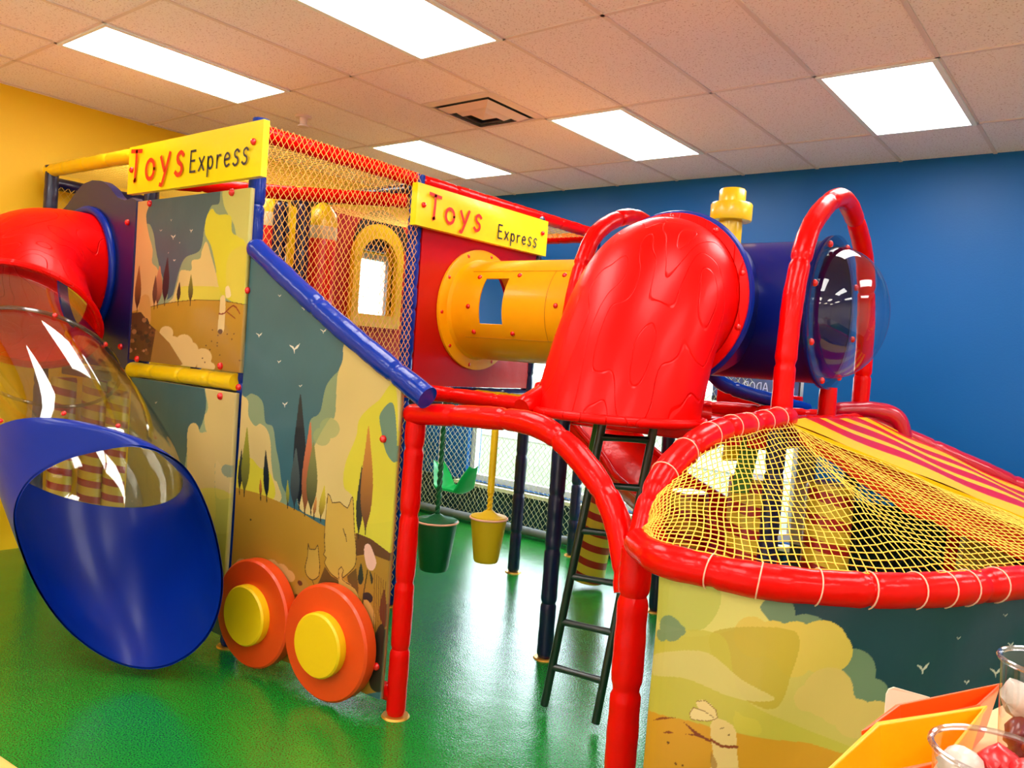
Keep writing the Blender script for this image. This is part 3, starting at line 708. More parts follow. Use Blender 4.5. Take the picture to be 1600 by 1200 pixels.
# ================================================================== RED HOOD, BLUE TUBE, DOME, CHIMNEY
TC2 = (4.33, 2.05)
def ringloft(rings, m, name, parent, n=64, th=.008, cap=False, closed=False):
    """rings: (centre, vector a, vector b) ellipses, a shell of thickness th"""
    v = []; f = []; N_ = len(rings)
    for s_ in (0, 1):
        for c, a, b in rings:
            ka = 1-s_*th/a.length; kb = 1-s_*th/b.length
            for k in range(n): t = 2*PI*k/n; v.append(c+a*math.cos(t)*ka+b*math.sin(t)*kb)
    o_ = N_*n
    for i in range(N_-1):
        for k in range(n):
            l = (k+1) % n; f.append((i*n+k, i*n+l, (i+1)*n+l, (i+1)*n+k)); f.append((o_+i*n+k, o_+(i+1)*n+k, o_+(i+1)*n+l, o_+i*n+l))
    for i in (0, N_-1):
        for k in range(n):
            l = (k+1) % n; q = (i*n+k, o_+i*n+k, o_+i*n+l, i*n+l); f.append(q if i == 0 else q[::-1])
    return one(name, (v, f), m, parent, angle=50)
HX = -1.95; YD = 3.70
hood = thing('hood_tunnel', (HX, 3.3, 1.46), 'big red moulded hood bending down towards the top of the ladder', 'tunnel')
def bez(p, t):
    p = [Vector(q) for q in p]
    while len(p) > 1: p = [p[i].lerp(p[i+1], t) for i in range(len(p)-1)]
    return p[0]
r0 = .395; z0 = TC2[1]
I_ = [(HX, YD, z0-r0), (HX, YD-.04, z0-r0), (HX, YD-.05, 1.60), (HX, YD-.05, 1.46)]
O_ = [(HX, YD, z0+r0), (HX, YD-.30, z0+r0+.06), (HX, 3.13, 2.16), (HX, 2.90, 1.46)]
rings = []
for k in range(29):
    t = k/28; i_ = bez(I_, t); o_ = bez(O_, t); rings.append(((i_+o_)/2, V(1, 0, 0)*(.395+.0*t), (o_-i_)/2))
ringloft(rings, HOOD, 'hood_shell', hood, n=80)
c, a, b = rings[-1]
lip = [c+a*1.04*math.cos(t)+b*1.04*math.sin(t) for t in np.linspace(0, 2*PI, 60, endpoint=False)]
one('lip', sweep(lip, .022, 10, True), HOOD, hood)
one('hanging_plate', box(dep(936, 626, 3.52), (.30, .02, .08), Matrix.Rotation(math.radians(10), 3, 'Z')), mat('maroon_plate', (120, 20, 10), .5), hood, False, None)
bolt(dep(975, 628, 3.49), V(.4, -.9, 0), hood, .018)
disc = tag(one('disc_flange', lathe((HX, YD, z0), (0, -1, 0), [(.37, -.03), (.448, -.03), (.455, -.015), (.448, .004), (.37, .004)], 72), BLU_P), 'round dark blue flange ring between the red hood and the blue tube', 'flange')
one('rim_ring', lathe((HX, YD, z0), (0, -1, 0), [(.37, .004), (.437, .005), (.437, .02), (.40, .03)], 64), HOOD, hood)
for k in range(10):
    t = 2*PI*(k+.5)/10; bolt(V(HX+.418*math.cos(t), YD-.02, z0+.418*math.sin(t)), V(0, -1, 0), hood, .018)
bt = thing('tube_tunnel', (-1.6, TC2[0], TC2[1]), 'dark blue plastic tube between the red hood and the clear dome', 'tunnel')
NAVP = mat('deep_blue_plastic', (4, 22, 112), .3, .1, .001, 6, spec=.35)
tube_shell(-2.42, -1.33, TC2, .375, NAVP, 'shell', bt, nx=20)
one('side_neck', lathe((HX, YD+.03, z0), (0, 1, 0), [(.38, 0), (.38, .36)], 64), NAVP, bt)
one('end_ring', lathe((-1.335, TC2[0], TC2[1]), (1, 0, 0), [(.375, -.01), (.40, 0), (.40, .012), (.36, .012)], 64), NAVP, bt)
dm = thing('dome_window', (-1.31, TC2[0], TC2[1]), 'clear bubble dome closing the end of the dark blue tube', 'dome window')
one('dome', lathe((-1.31, TC2[0], TC2[1]), (1, 0, 0), [(.40, 0), (.345, .002)]+[(.345*math.cos(a), 0.265*math.sin(a)) for a in np.linspace(.03, PI/2-.01, 22)], 64), CLEARD, dm)
one('rim', lathe((-1.31, TC2[0], TC2[1]), (1, 0, 0), [(.345, -.004), (.402, -.004), (.402, .006), (.345, .006)], 64), clear('rim_acrylic', (.78, .84, .92), .10, .08), dm)
for k in range(8):
    t = 2*PI*(k+.4)/8; bolt(V(-1.303, TC2[0]-.375*math.cos(t), TC2[1]+.375*math.sin(t)), V(1, 0, 0), dm, .018)
ch = thing('chimney', (-2.02, 4.55, 2.30), 'yellow plastic chimney with a stepped cap rising behind the red hood', 'chimney')
one('pipe', lathe((-2.02, 4.55, 2.36), (0, 0, 1), [(.07, -.06), (.07, .24)], 36), YEL_B, ch)
one('cap', lathe((-2.02, 4.55, 2.36), (0, 0, 1), [(.07, .235), (.118, .24), (.122, .25), (.122, .335), (.116, .345), (.078, .35), (.078, .42), (.07, .43), (.0, .432)], 40), YEL_B, ch)

# ================================================================== LEFT: BLUE ENTRY PANEL AND TUBE SLIDE
CE = (-5.64, 2.05)
prof = [(-6.36, 1.44), (-4.98, 1.44), (-4.98, 2.52), (-5.14, 2.50)] + [(-5.24, 2.53), (-5.34, 2.60), (-5.46, 2.65), (-5.60, 2.665), (-5.74, 2.65), (-5.86, 2.59), (-5.97, 2.52)] + [(-6.10, 2.47), (-6.36, 2.44)]
o = thing('entry_panel', (-5.72, 2.42, 1.44), 'navy plastic entry panel with an arched top around the red tube mouth', 'panel')
one('board', holed(prof, circ(*CE, .40), CE, lambda u, v: V(u, 2.435, v), (0, -1, 0), .06, 96), mat('dark_blue_plastic', (4, 20, 84), .35, .1), o, angle=40)
one('ring', sweep([V(CE[0]+.42*math.cos(t), 2.425, CE[1]+.42*math.sin(t)) for t in np.linspace(0, 2*PI, 64, endpoint=False)], .026, 10, True), BLU_P, o)
for u, v in ((-5.07, 2.36), (-5.07, 1.58)): bolt(V(u, 2.43, v), V(0, -1, 0), o, .02)
sl = thing('tube_slide', (-4.6, 2.0, 0), 'tube slide at the left: red elbow, clear middle, open blue scoop on the floor', 'slide')
def frame_ring(c, n, r, ry=None):
    n = Vector(n).normalized(); b = (V(0, 0, 1)-n*n.z).normalized(); a = n.cross(b).normalized(); return (Vector(c), a*r, b*(ry or r))
# red elbow: from the panel, out towards the room and down to the right
C0 = V(CE[0], 2.42, CE[1]); n0 = V(0, -1, 0); C1 = V(-5.20, 1.90, 1.72); n1 = V(.55, -.42, -.72).normalized()
def herm(p0, t0, p1, t1, s): return p0*(2*s**3-3*s*s+1)+t0*(s**3-2*s*s+s)+p1*(-2*s**3+3*s*s)+t1*(s**3-s*s)
rr = []
for k in range(19):
    s = k/18; c = herm(C0, V(0, -.95, .0), C1, V(.6, -.25, -.75), s); n = n0.lerp(n1, s).normalized(); rr.append(frame_ring(c, n, .395+.02*s))
ringloft(rr, HOOD, 'red_elbow', sl, n=72)
c, a, b = rr[-1]
def ringpts(c, a, b, k=1.0, n=64): return [c+a*k*math.cos(t)+b*k*math.sin(t) for t in np.linspace(0, 2*PI, n, endpoint=False)]
one('red_rim', sweep(ringpts(c, a, b, 1.03), .018, 8, True), HOOD, sl)
# clear middle
C2 = dep(140, 730, 4.08); n2 = V(.40, -.46, -.80).normalized()
r1 = [frame_ring(herm(C1, V(.5, -.3, -.5), C2, V(.4, -.3, -.62), k/14), n1.lerp(n2, k/14), .395+.060*k/14) for k in range(15)]
ringloft(r1, CLEAR, 'clear_section', sl, n=72, th=.006)
m5 = r1[5]; one('clear_seam_band', sweep(ringpts(m5[0], m5[1], m5[2], 1.02), .011, 8, True), clear('seam_polycarbonate', (.62, .55, .5), .08, .1), sl)
for t in (.6, 1.25, 2.0, 2.7):
    p = m5[0]+m5[1]*1.03*math.cos(t)+m5[2]*1.03*math.sin(t); bolt(p, p-m5[0], sl, .014)
# blue scoop: from the ring to an opening whose lower lip lies on the floor
Lp = [(150, 706, 3.66), (205, 698, 3.66), (250, 708, 3.68), (290, 735, 3.72), (320, 790, 3.74), (340, 860, 3.74), (345, 925, 3.76), (327, 985, 3.80), (287, 1026, 3.84), (235, 1043, 3.88), (175, 1030, 3.88), (115, 990, 3.84), (70, 935, 3.78), (38, 868, 3.74), (24, 805, 3.70), (45, 755, 3.68), (95, 722, 3.66)]
Lc = crom([dep(*p) for p in Lp], .02, True)
Lmid = sum(Lc, Vector())/len(Lc); rc, ra_, rb_ = r1[-1]
NN = 96
def resample(loop, n):
    d = [0]
    for i in range(len(loop)): d.append(d[-1]+(loop[(i+1) % len(loop)]-loop[i]).length)
    out = []; j = 0
    for k in range(n):
        t = d[-1]*k/n
        while d[j+1] < t: j += 1
        out.append(loop[j].lerp(loop[(j+1) % len(loop)], (t-d[j])/(d[j+1]-d[j]+1e-9)))
    return out
Lr = resample(Lc, NN)
ringp = resample(ringpts(rc, ra_, rb_, 1.0, 240), 240)
camR = R3 @ V(1, 0, 0); camU = V(0, 0, 1)
def ang(p, c): d = p-c; return math.atan2(d.dot(camU), d.dot(camR))
Ctop = min(range(240), key=lambda k: abs(((ang(ringp[k], rc)-ang(Lr[0], Lmid)+PI) % (2*PI))-PI))
cand = []
for sg in (1, -1):
    q = [ringp[(Ctop+sg*int(round(240*k/NN))) % 240] for k in range(NN)]; cand.append((sum((q[k]-Lr[k]).length for k in range(NN)), q))
Cr = min(cand, key=lambda z: z[0])[1]
NS = 14; v = []; f = []; cen = (rc+Lmid)/2
for side in (0, 1):
    for j in range(NS+1):
        s = j/NS
        for k in range(NN):
            p = Cr[k].lerp(Lr[k], s); out = (p-rc.lerp(Lmid, s)); out = out.normalized()
            low = max(0, -out.z); p = p+out*(.05*math.sin(PI*s))*(.4+low)+V(0, 0, -.02*low*math.sin(PI*s))
            if p.z < .02: p.z = .02
            v.append(p+out*(.010 if side == 0 else 0))
m_ = (NS+1)*NN
for j in range(NS):
    for k in range(NN):
        l = (k+1) % NN; q = (j*NN+k, j*NN+l, (j+1)*NN+l, (j+1)*NN+k); f.append(q); f.append(tuple(i+m_ for i in q[::-1]))
scoop = one('blue_scoop', (v, f), BLU_P, sl, angle=0)
one('rolled_lip', sweep([p+V(0, 0, .012) if p.z < .03 else p for p in Lr], .031, 12, True), BLU_P, scoop)
one('joint_ring', sweep(ringpts(rc, ra_, rb_, 1.02), .030, 10, True), BLU_P, scoop)
for k in (4, 12, 88, 80): p = Cr[k]; bolt(p+V(0, 0, .03), V(.3, -.6, .6), sl, .012)

# ================================================================== MURALS
SKY = (52, 98, 106); CRM = (206, 180, 112); YLW = (204, 192, 44); GGR = (128, 146, 108); FLD = (178, 132, 34); FLD2 = (134, 92, 20)
def grid_t(ox, oy, k): return lambda pts: [(ox+a*k, oy+b*k) for a, b in pts]
# slanted mural
shA = Sheet([(-3.99, 2.42), (-2.64, 2.53)])
aS = shA.hit(385, 398); bS = shA.hit(617, 601); bL = shA.hit(362, 985); bR = shA.hit(604, 1082)
s_l = (aS[0]+bL[0])/2; s_r = (bS[0]+bR[0])/2
def topA(s): t = (s-s_l)/(s_r-s_l); return aS[1]+(bS[1]-aS[1])*t
def paintA(P):
    q = grid_t(340, 600, .25); h = grid_t(340, 350, 1/3)
    P.mottle(.03, 2)
    P.poly(h([(650, 640), (520, 740), (480, 880), (430, 930), (420, 1100), (380, 1300), (900, 1300), (900, 600)]), GGR)
    P.poly(h([(600, 555), (585, 640), (560, 720), (550, 900), (520, 920), (440, 1080), (400, 1350), (900, 1350), (900, 760), (700, 560)]), CRM)
    P.poly(q([(110, 40), (170, 80), (215, 60), (280, 110), (300, 240), (345, 270), (365, 400), (385, 500), (400, 620), (425, 760), (110, 760)]), GGR)
    P.poly(q([(100, 60), (160, 75), (192, 110), (195, 200), (235, 262), (270, 248), (312, 290), (332, 370), (336, 480), (350, 590), (375, 625), (378, 740), (100, 720)]), CRM)
    P.poly(q([(110, 500), (200, 460), (260, 520), (330, 560), (345, 720), (110, 720)]), YLW)
    P.poly(q([(1000, 110), (890, 215), (865, 330), (800, 500), (790, 640), (850, 720), (865, 950), (1090, 1080), (1120, 60)]), YLW, .95)
    P.poly(q([(1100, 130), (1018, 185), (1025, 300), (1060, 440), (1120, 470)]), (96, 128, 110))
    P.blobs([(340+700*.25, 600+275*.25, 16), (340+650*.25, 600+330*.25, 14)], (150, 160, 100), .7)
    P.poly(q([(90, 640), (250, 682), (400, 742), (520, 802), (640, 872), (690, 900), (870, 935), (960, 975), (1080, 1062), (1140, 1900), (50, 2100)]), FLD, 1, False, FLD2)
    P.poly(q([(865, 930), (960, 968), (1080, 1060), (1080, 1120), (960, 1060), (865, 1075)]), (88, 48, 20), 1, False)
    P.poly(q([(865, 1080), (980, 1070), (1080, 1110), (1140, 1900), (860, 1900)]), (160, 116, 34), 1, False)
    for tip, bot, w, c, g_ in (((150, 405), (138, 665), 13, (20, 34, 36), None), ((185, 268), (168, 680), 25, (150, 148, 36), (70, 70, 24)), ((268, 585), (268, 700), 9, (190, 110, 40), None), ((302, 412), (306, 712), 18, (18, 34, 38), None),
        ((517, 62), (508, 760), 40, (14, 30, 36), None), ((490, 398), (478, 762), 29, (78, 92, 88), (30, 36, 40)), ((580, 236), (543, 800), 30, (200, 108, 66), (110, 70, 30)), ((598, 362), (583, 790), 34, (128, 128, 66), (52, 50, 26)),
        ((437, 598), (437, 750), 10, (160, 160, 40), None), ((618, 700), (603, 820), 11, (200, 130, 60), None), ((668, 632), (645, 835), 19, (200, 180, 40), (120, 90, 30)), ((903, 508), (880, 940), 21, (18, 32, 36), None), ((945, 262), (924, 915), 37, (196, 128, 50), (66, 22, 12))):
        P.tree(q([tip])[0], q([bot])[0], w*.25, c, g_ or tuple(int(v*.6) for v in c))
    DK = (70, 44, 22); wz = grid_t(460, 820, .25)
    cat = q([(690, 686), (716, 742), (765, 738), (812, 776), (846, 706), (855, 900), (868, 1060)])+wz([(385, 150), (380, 250), (330, 310), (280, 338), (225, 300), (188, 235), (200, 205), (182, 185), (192, 165), (190, 60)])
    P.poly(cat, (196, 158, 66), 1, False); P.line(cat, DK, .0022, 1, True)
    P.line(wz([(305, 25), (318, 70)]), DK, .002); P.line(wz([(320, 60), (326, 105)]), DK, .002)
    cat2 = wz([(86, 118), (95, 152), (130, 155), (146, 125), (152, 190), (158, 250), (152, 320), (115, 345), (78, 315), (68, 262), (82, 200)])
    P.poly(cat2, (188, 148, 58), 1, False); P.line(cat2, DK, .0022, 1, True); P.line(wz([(112, 345), (125, 380), (160, 400)]), DK, .002)
    P.poly(wz([(190, 260), (230, 320), (280, 345), (280, 420), (120, 420), (160, 340)]), (96, 66, 24), 1, False)
    P.poly(wz([(330, 320), (385, 270), (400, 400), (390, 520), (340, 380)]), (96, 66, 24), 1, False)
    P.poly(wz([(280, 265), (305, 270), (300, 330), (350, 370), (400, 430), (412, 500), (360, 450), (290, 400), (275, 330)]), (200, 160, 76), 1); P.line(wz([(280, 340), (278, 280), (295, 262), (308, 285), (300, 340), (380, 400), (412, 480)]), DK, .002)
    P.poly(wz([(440, 130), (470, 122), (500, 190), (512, 240), (490, 285), (455, 270), (436, 190)]), (226, 176, 160), 1); P.line(wz([(456, 285), (430, 440), (425, 500)]), (24, 20, 16), .003)
    P.poly(wz([(415, 240), (430, 340), (410, 375), (395, 340)]), (20, 36, 34)); P.poly(wz([(470, 290), (492, 340), (480, 372)]), (30, 30, 26))
    P.blobs([(460+458*.25, 820+455*.25, 8)], (16, 24, 30)); P.poly(wz([(430, 490), (460, 475), (500, 560), (490, 640)]), (196, 146, 76))
    P.poly(wz([(565, 410), (540, 470), (530, 560), (560, 640), (580, 640)]), (96, 30, 20))
    for k in range(6): P.line(wz([(500+k*14, 300+k*11), (496+k*13, 560+k*10), (488+k*14, 800)]), (92, 52, 20), .0016)
    P.poly(wz([(500, 700), (560, 640), (575, 1010), (470, 1000)]), (16, 20, 22), .95)
    P.blobs([(425, 885, 11), (440, 893, 12), (452, 900, 9), (380, 885, 12)], (206, 158, 90))
    P.poly(wz([(10, 370), (60, 330), (95, 420), (30, 540), (-40, 480)]), (170, 128, 46)); P.blobs([(463, 931, 3), (469, 911, 4)], (90, 44, 18))
    P.blobs([(392, 812, 1.5)], (40, 30, 20))
    for x, y, s in ((460, 543, 9), (405, 523, 5), (436, 565, 3.5), (505, 517, 5), (445, 631, 5), (475, 482, 4), (469, 603, 3), (437, 462, 3)): P.bird(x, y, s)
    P.mottle(.05, 1)
mur = tag(sheet_mesh('mural', shA, s_l, s_r, .09, topA, paintA, SKY, wr=.0012, th=.025, res=.003), 'tall mural panel with a slanted top, orange wheels in front of it', 'mural panel', None)
for px, py in ((388, 454), (600, 686), (589, 1041), (374, 605)):
    s, z = shA.hit(px, py); bolt(shA.at(s, z)+V(0, -.006, 0), V(.08, -1, 0), mur, .018)
# wheels
for (cx, cy), lb in (((408, 957), 'orange foam wheel with yellow hub, left one, nearer the blue scoop'), ((522, 1002), 'orange foam wheel with yellow hub, right one, nearer the red post')):
    s, z = shA.hit(cx+3, cy-3); p = shA.at(s, z)+V(0, -.012, 0); o = thing('foam_wheel', p, lb, 'wheel', None); d = V(.08, -1, 0).normalized(); R_ = .272
    one('tyre', lathe(p, d, [(.001, 0), (R_, 0), (R_+.002, .008), (R_+.002, .058), (R_-.008, .068), (.001, .069)], 72), ORG, o)
    one('hub', lathe(p, d, [(.150, .068), (.152, .075), (.152, .108), (.144, .117), (.001, .118)], 56), HUB, o)
# upper mural
shB = Sheet([(-5.2, 2.42), (-3.85, 2.42)])
def rectof(sh, tl, tr, br, bl):
    a, b, c, d = (sh.hit(*p) for p in (tl, tr, br, bl)); return (a[0]+d[0])/2, (b[0]+c[0])/2, (c[1]+d[1])/2, (a[1]+b[1])/2
s0, s1, z0_, z1_ = rectof(shB, (216, 316), (393, 292), (373, 582), (202, 562))
def paintB(P):
    q = grid_t(190, 290, .25); P.mottle(.03, 2)
    P.poly(q([(170, 240), (200, 300), (215, 400), (240, 520), (285, 700), (170, 760), (120, 300)]), GGR)
    P.poly(q([(60, 60), (170, 95), (155, 190), (170, 300), (195, 400), (192, 480), (225, 520), (235, 600), (215, 760), (40, 800)]), (206, 158, 98))
    P.poly(q([(640, 0), (610, 110), (560, 130), (520, 250), (490, 400), (400, 450), (360, 530), (320, 680), (290, 740), (800, 760), (830, 0)]), GGR)
    P.poly(q([(650, 0), (640, 120), (700, 240), (720, 320), (780, 380), (830, 360), (840, 0)]), (190, 184, 96))
    P.poly(q([(565, 145), (530, 200), (522, 300), (560, 380), (590, 520), (600, 640), (680, 720), (800, 740), (780, 390), (730, 320), (690, 290), (680, 190), (600, 180)]), YLW)
    P.poly(q([(530, 350), (500, 410), (490, 455), (440, 470), (435, 530), (370, 530), (350, 600), (320, 700), (300, 740), (590, 720), (600, 600), (560, 440)]), CRM)
    P.poly(q([(700, 400), (660, 470), (655, 600), (680, 700), (760, 720), (780, 400)]), (204, 186, 70), .8)
    P.poly(q([(440, 630), (620, 640), (620, 730), (400, 730), (340, 720), (360, 640)]), YLW, .8)
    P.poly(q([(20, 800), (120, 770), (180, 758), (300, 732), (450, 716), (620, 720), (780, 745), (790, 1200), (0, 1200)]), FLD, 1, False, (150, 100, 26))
    P.line(q([(180, 758), (300, 732), (450, 716), (620, 720), (780, 745)]), (90, 64, 24), .002)
    for tip, bot, w, c, g_ in (((110, 500), (95, 770), 20, (150, 90, 40), (40, 20, 14)), ((240, 500), (225, 740), 24, (190, 120, 80), (80, 50, 36)), ((288, 445), (268, 725), 20, (30, 30, 40), (24, 20, 30)), ((362, 600), (352, 725), 12, (40, 46, 40), None), ((435, 555), (430, 725), 15, (120, 120, 40), (30, 30, 26)), ((215, 560), (205, 745), 14, (110, 70, 50), None)):
        P.tree(q([tip])[0], q([bot])[0], w*.25, c, g_ or tuple(int(v*.6) for v in c))
    P.poly(q([(120, 700), (175, 700), (180, 860), (140, 900), (100, 850)]), (196, 140, 70), 1)
    P.poly(q([(30, 800), (120, 790), (180, 870), (215, 900), (380, 1110), (380, 1200), (10, 1200)]), (84, 52, 26), 1, False)
    for k in range(60):
        x = random.uniform(40, 300); y = random.uniform(820+max(0, x-150)*.9, 1110); P.blobs([(190+x*.25, 290+y*.25, random.uniform(1, 4))], random.choice([(150, 100, 60), (60, 36, 24), (176, 120, 90), (110, 66, 34), (40, 40, 30)]), .9)
    P.blobs([(190+x*.25, 290+y*.25, r*.25) for x, y, r in ((280, 920, 42), (320, 990, 50), (390, 985, 56), (440, 1020, 40), (510, 1070, 54), (400, 1080, 80), (520, 1130, 50), (560, 1130, 24))], (214, 176, 112))
    P.poly(q([(215, 895), (300, 985), (380, 1115), (250, 1200), (180, 1100)]), (150, 104, 44), 1, False)
    P.poly(q([(618, 700), (645, 690), (650, 760), (640, 905), (615, 920), (600, 900), (612, 780)]), (220, 190, 130)); P.poly(q([(650, 640), (672, 630), (684, 690), (655, 700)]), (224, 200, 150))
    P.line(q([(610, 800), (640, 800), (700, 750), (740, 800)]), (130, 40, 20), .004); P.line(q([(660, 790), (710, 830)]), (130, 40, 20), .003)
    P.blobs([(190+617*.25, 290+912*.25, 4)], (90, 50, 20))
    for x, y, s in ((322, 318, 18), (434, 280, 12), (244, 280, 9), (310, 215, 6), (328, 466, 10), (363, 355, 6), (290, 420, 5)): P.bird(190+x*.25, 290+y*.25, s*.25)
    for k in range(14): P.blobs([(190+random.uniform(500, 740)*.25, 290+random.uniform(850, 1110)*.25, 1.1)], (90, 50, 20))
    P.mottle(.05, 1)
mB = tag(sheet_mesh('mural', shB, s0, s1, z0_, z1_, paintB, (44, 84, 96), wr=.0012, th=.025, res=.0034), 'upper mural panel of sky, cypress trees and field under the first banner', 'mural panel')
for px, py in ((235, 318), (363, 301), (215, 561), (345, 572)):
    s, z = shB.hit(px, py); bolt(shB.at(s, z)+V(0, -.004, 0), V(0, -1, 0), mB, .02)
# lower mural
s0, s1, z0_, z1_ = rectof(shB, (212, 596), (371, 611), (352, 868), (200, 860)); s0 = shB.hit(206, 598)[0]; s1 = shB.hit(368, 611)[0]
zt_ = (shB.hit(212, 594)[1]+shB.hit(371, 611)[1])/2
def paintC(P):
    q = grid_t(180, 560, .2835); P.mottle(.03, 2)
    P.poly(q([(505, 100), (500, 260), (470, 380), (400, 500), (380, 700), (400, 900), (700, 900), (720, 100)]), (140, 156, 116))
    P.poly(q([(505, 100), (510, 270), (490, 320), (500, 400), (540, 470), (560, 600), (720, 900), (720, 100)]), CRM)
    P.poly(q([(400, 400), (430, 355), (455, 372), (468, 410), (505, 405), (535, 440), (548, 520), (550, 700), (540, 900), (380, 900), (395, 600)]), (206, 178, 112))
    P.poly(q([(555, 575), (585, 590), (605, 640), (630, 680), (640, 760), (560, 760)]), (210, 184, 120)); P.blobs([(180+620*.2835, 560+620*.2835, 10)], (110, 136, 116), .8)
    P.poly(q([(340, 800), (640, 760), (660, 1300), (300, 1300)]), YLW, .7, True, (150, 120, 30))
    P.bird(243, 629, 2); P.mottle(.05, 1)
mC = tag(sheet_mesh('mural', shB, s0, s1, .10, zt_, paintC, (42, 88, 94), wr=.0012, th=.025), 'lower mural panel beneath the yellow beam, half behind the blue scoop', 'mural panel')
s, z = shB.hit(345, 619); bolt(shB.at(s, z)+V(0, -.004, 0), V(0, -1, 0), mC, .02)

# ================================================================== LADDER
la0, lb0 = V(-2.16, 3.17, 0), V(-1.88, 3.19, 0); la1, lb1 = dep(946, 640, 3.75), dep(1026, 645, 3.75)
o = thing('ladder', (la0+lb0)/2, 'black metal ladder with white rubber feet leading up into the red hood', 'ladder')
for k, (a, b) in enumerate(((la0, la1), (lb0, lb1))):
    d = (b-a).normalized(); r_ = one('rail', sweep([a+d*.03, a.lerp(b, .5), b+d*.10], .020, 14), BLACKG, o)
    one('rubber_foot', lathe(a, d, [(.001, 0), (.026, 0), (.027, .02), (.022, .07), (.018, .075), (.001, .076)], 18), CREAM, r_)
for k in range(1, 7):
    t = k*.225/1.48; A = la0.lerp(la1, t); B = lb0.lerp(lb1, t); pts = [A.lerp(B, q/12)+V(0, 0, 0) for q in range(13)]
    one('rung', sweep(pts, [.019-.004*math.sin(PI*q/12) for q in range(13)], 12), BLACKG, o)

# ================================================================== HANGING BUCKETS AND SWING
def twist(path, r, m, name, parent, turns=9):
    pts = crom(path, .012); T, N = frames(pts); g = G(); n = len(pts)
    for s in range(2):
        g.add(sweep([p+(N[i]*math.cos(2*PI*turns*i/n+s*PI)+T[i].cross(N[i])*math.sin(2*PI*turns*i/n+s*PI))*r*.5 for i, p in enumerate(pts)], r*.62, 8))
    return g.obj(name, m, parent)
for (px, yt, yb_, w, d_, m_, mr_, label) in ((683, 812, 891, 66, 4.3, DGREEN, DGREEN, 'green padded bucket hanging on a twisted green rope, lower and nearer one'), (764, 807, 878, 58, 4.62, BUCKY, YEL, 'yellow padded bucket hanging on a yellow rope, right one')):
    top = ony(px, yt, 3.43); d_ = F*3.43/ray(px, yt).y; bot = dep(px-2, yb_, d_); h = top.z-bot.z; r = w/2*d_/F; base = V(top.x, top.y, bot.z)
    o = thing('hanging_bucket', base, label, 'bucket', None)
    one('bucket', lathe(base, (0, 0, 1), [(.001, 0), (r*.62, 0), (r*.68, .012), (r*.97, h-.02), (r, h-.006), (r*.96, h+.004), (r*.5, h+.012), (.02, h+.035), (.001, h+.04)], 40), m_, o)
    one('rim_piping', sweep([base+V(r*math.cos(t), r*math.sin(t), h-.008) for t in np.linspace(0, 2*PI, 40, endpoint=False)], .006, 8, True), TIE, o)
    tp = V(top.x, 3.43, 1.41)
    tw = twist([base+V(0, 0, h+.02), base.lerp(tp, .5)+V(0, 0, h*.5), tp], .016, mr_, 'rope', o)
    if px > 700: one('rope_sleeve', sweep([base.lerp(tp, .45), tp], .020, 12), mr_, o)
sw = thing('swing_seat', dep(708, 768, 5.4), 'bright green plastic bucket swing seat behind the green hanging bucket', 'swing seat')
c = dep(710, 752, 5.4); rx = camR.copy(); rx.z = 0; rx.normalize(); fy = V(0, 0, 1).cross(rx); rx0, fy0 = rx, fy; rx, fy = (rx0*.80-fy0*.60), (rx0*.60+fy0*.80)
def seat(u, w): 
    x = (u-.5)*.32; z = -.06
    if abs(u-.5) > .28: z = -.06+((abs(u-.5)-.28)/.22)**.8*.17
    wd = .10*(1-.55*max(0, abs(u-.5)-.3)/.2); y = (w-.5)*2*wd
    return c + rx*x + fy*y + V(0, 0, z+.02*(2*w-1)**2)
v = []; f = []
for q in (0, 1):
    for i in range(25):
        for j in range(9): v.append(seat(i/24, j/8)+V(0, 0, -.012*q))
for i in range(24):
    for j in range(8):
        a = i*9+j; f.append((a, a+9, a+10, a+1)); f.append((225+a, 225+a+1, 225+a+10, 225+a+9))
edge = [i*9 for i in range(25)]+[24*9+j for j in range(1, 9)]+[i*9+8 for i in range(23, -1, -1)]+[j for j in range(7, 0, -1)]
for a, b in zip(edge, edge[1:]+edge[:1]): f.append((a, a+225, b+225, b))
one('seat', (v, f), GREEN, sw, angle=60)
for u in (.02, .14): p = seat(u, .5); one('cord', sweep([p, p+V(0, 0, .3), V(p.x, p.y, 1.40)], .005, 6), WHITE, sw)

# ================================================================== BEHIND: FENCE NET, ROLLERS, SPIRAL SLIDE, STRAPS
fn = thing('fence_net', (-3.3, 6.1, 0), 'pale diamond net fence along the window wall with a grey padded bottom rail', 'net fence')
YF_ = 6.08
wires(net(lambda u, w: V(-6.4+4.0*u, YF_+.02*math.sin(u*30), .10+1.75*w), 66, 50, 'diamond', .003, .004), 0.0024).obj('net', NETP, fn, angle=None)
one('bottom_rail', pad([(-6.4, YF_, .06), (-4.4, YF_, .06), (-2.4, YF_, .06)], .04, .33), GREY, fn)
one('top_rail', pad([(-6.4, YF_, 1.86), (-4.4, YF_, 1.86), (-2.4, YF_, 1.86)], .04, .33), RED, fn)
def roller(x, y, z0, z1, r, label, lean=(0, 0)):
    b = V(x, y, z0); d = V(lean[0], lean[1], z1-z0); L_ = d.length
    o = thing('striped_roller', b, label, 'padded roller', None)
    g = G().add(lathe((0, 0, 0), (0, 0, 1), [(.001, 0), (r*.94, 0), (r, .02), (r, L_-.02), (r*.94, L_), (.001, L_)], 40))
    c_ = mesh('pad', g.v, g.f, STRIPE, o); c_.rotation_euler = V(0, 0, 1).rotation_difference(d.normalized()).to_euler(); return o
p = onz(918, 906, .05); roller(p.x, p.y, .05, 1.02, .125, 'red and yellow striped roller standing behind the black ladder', (.10, 0))
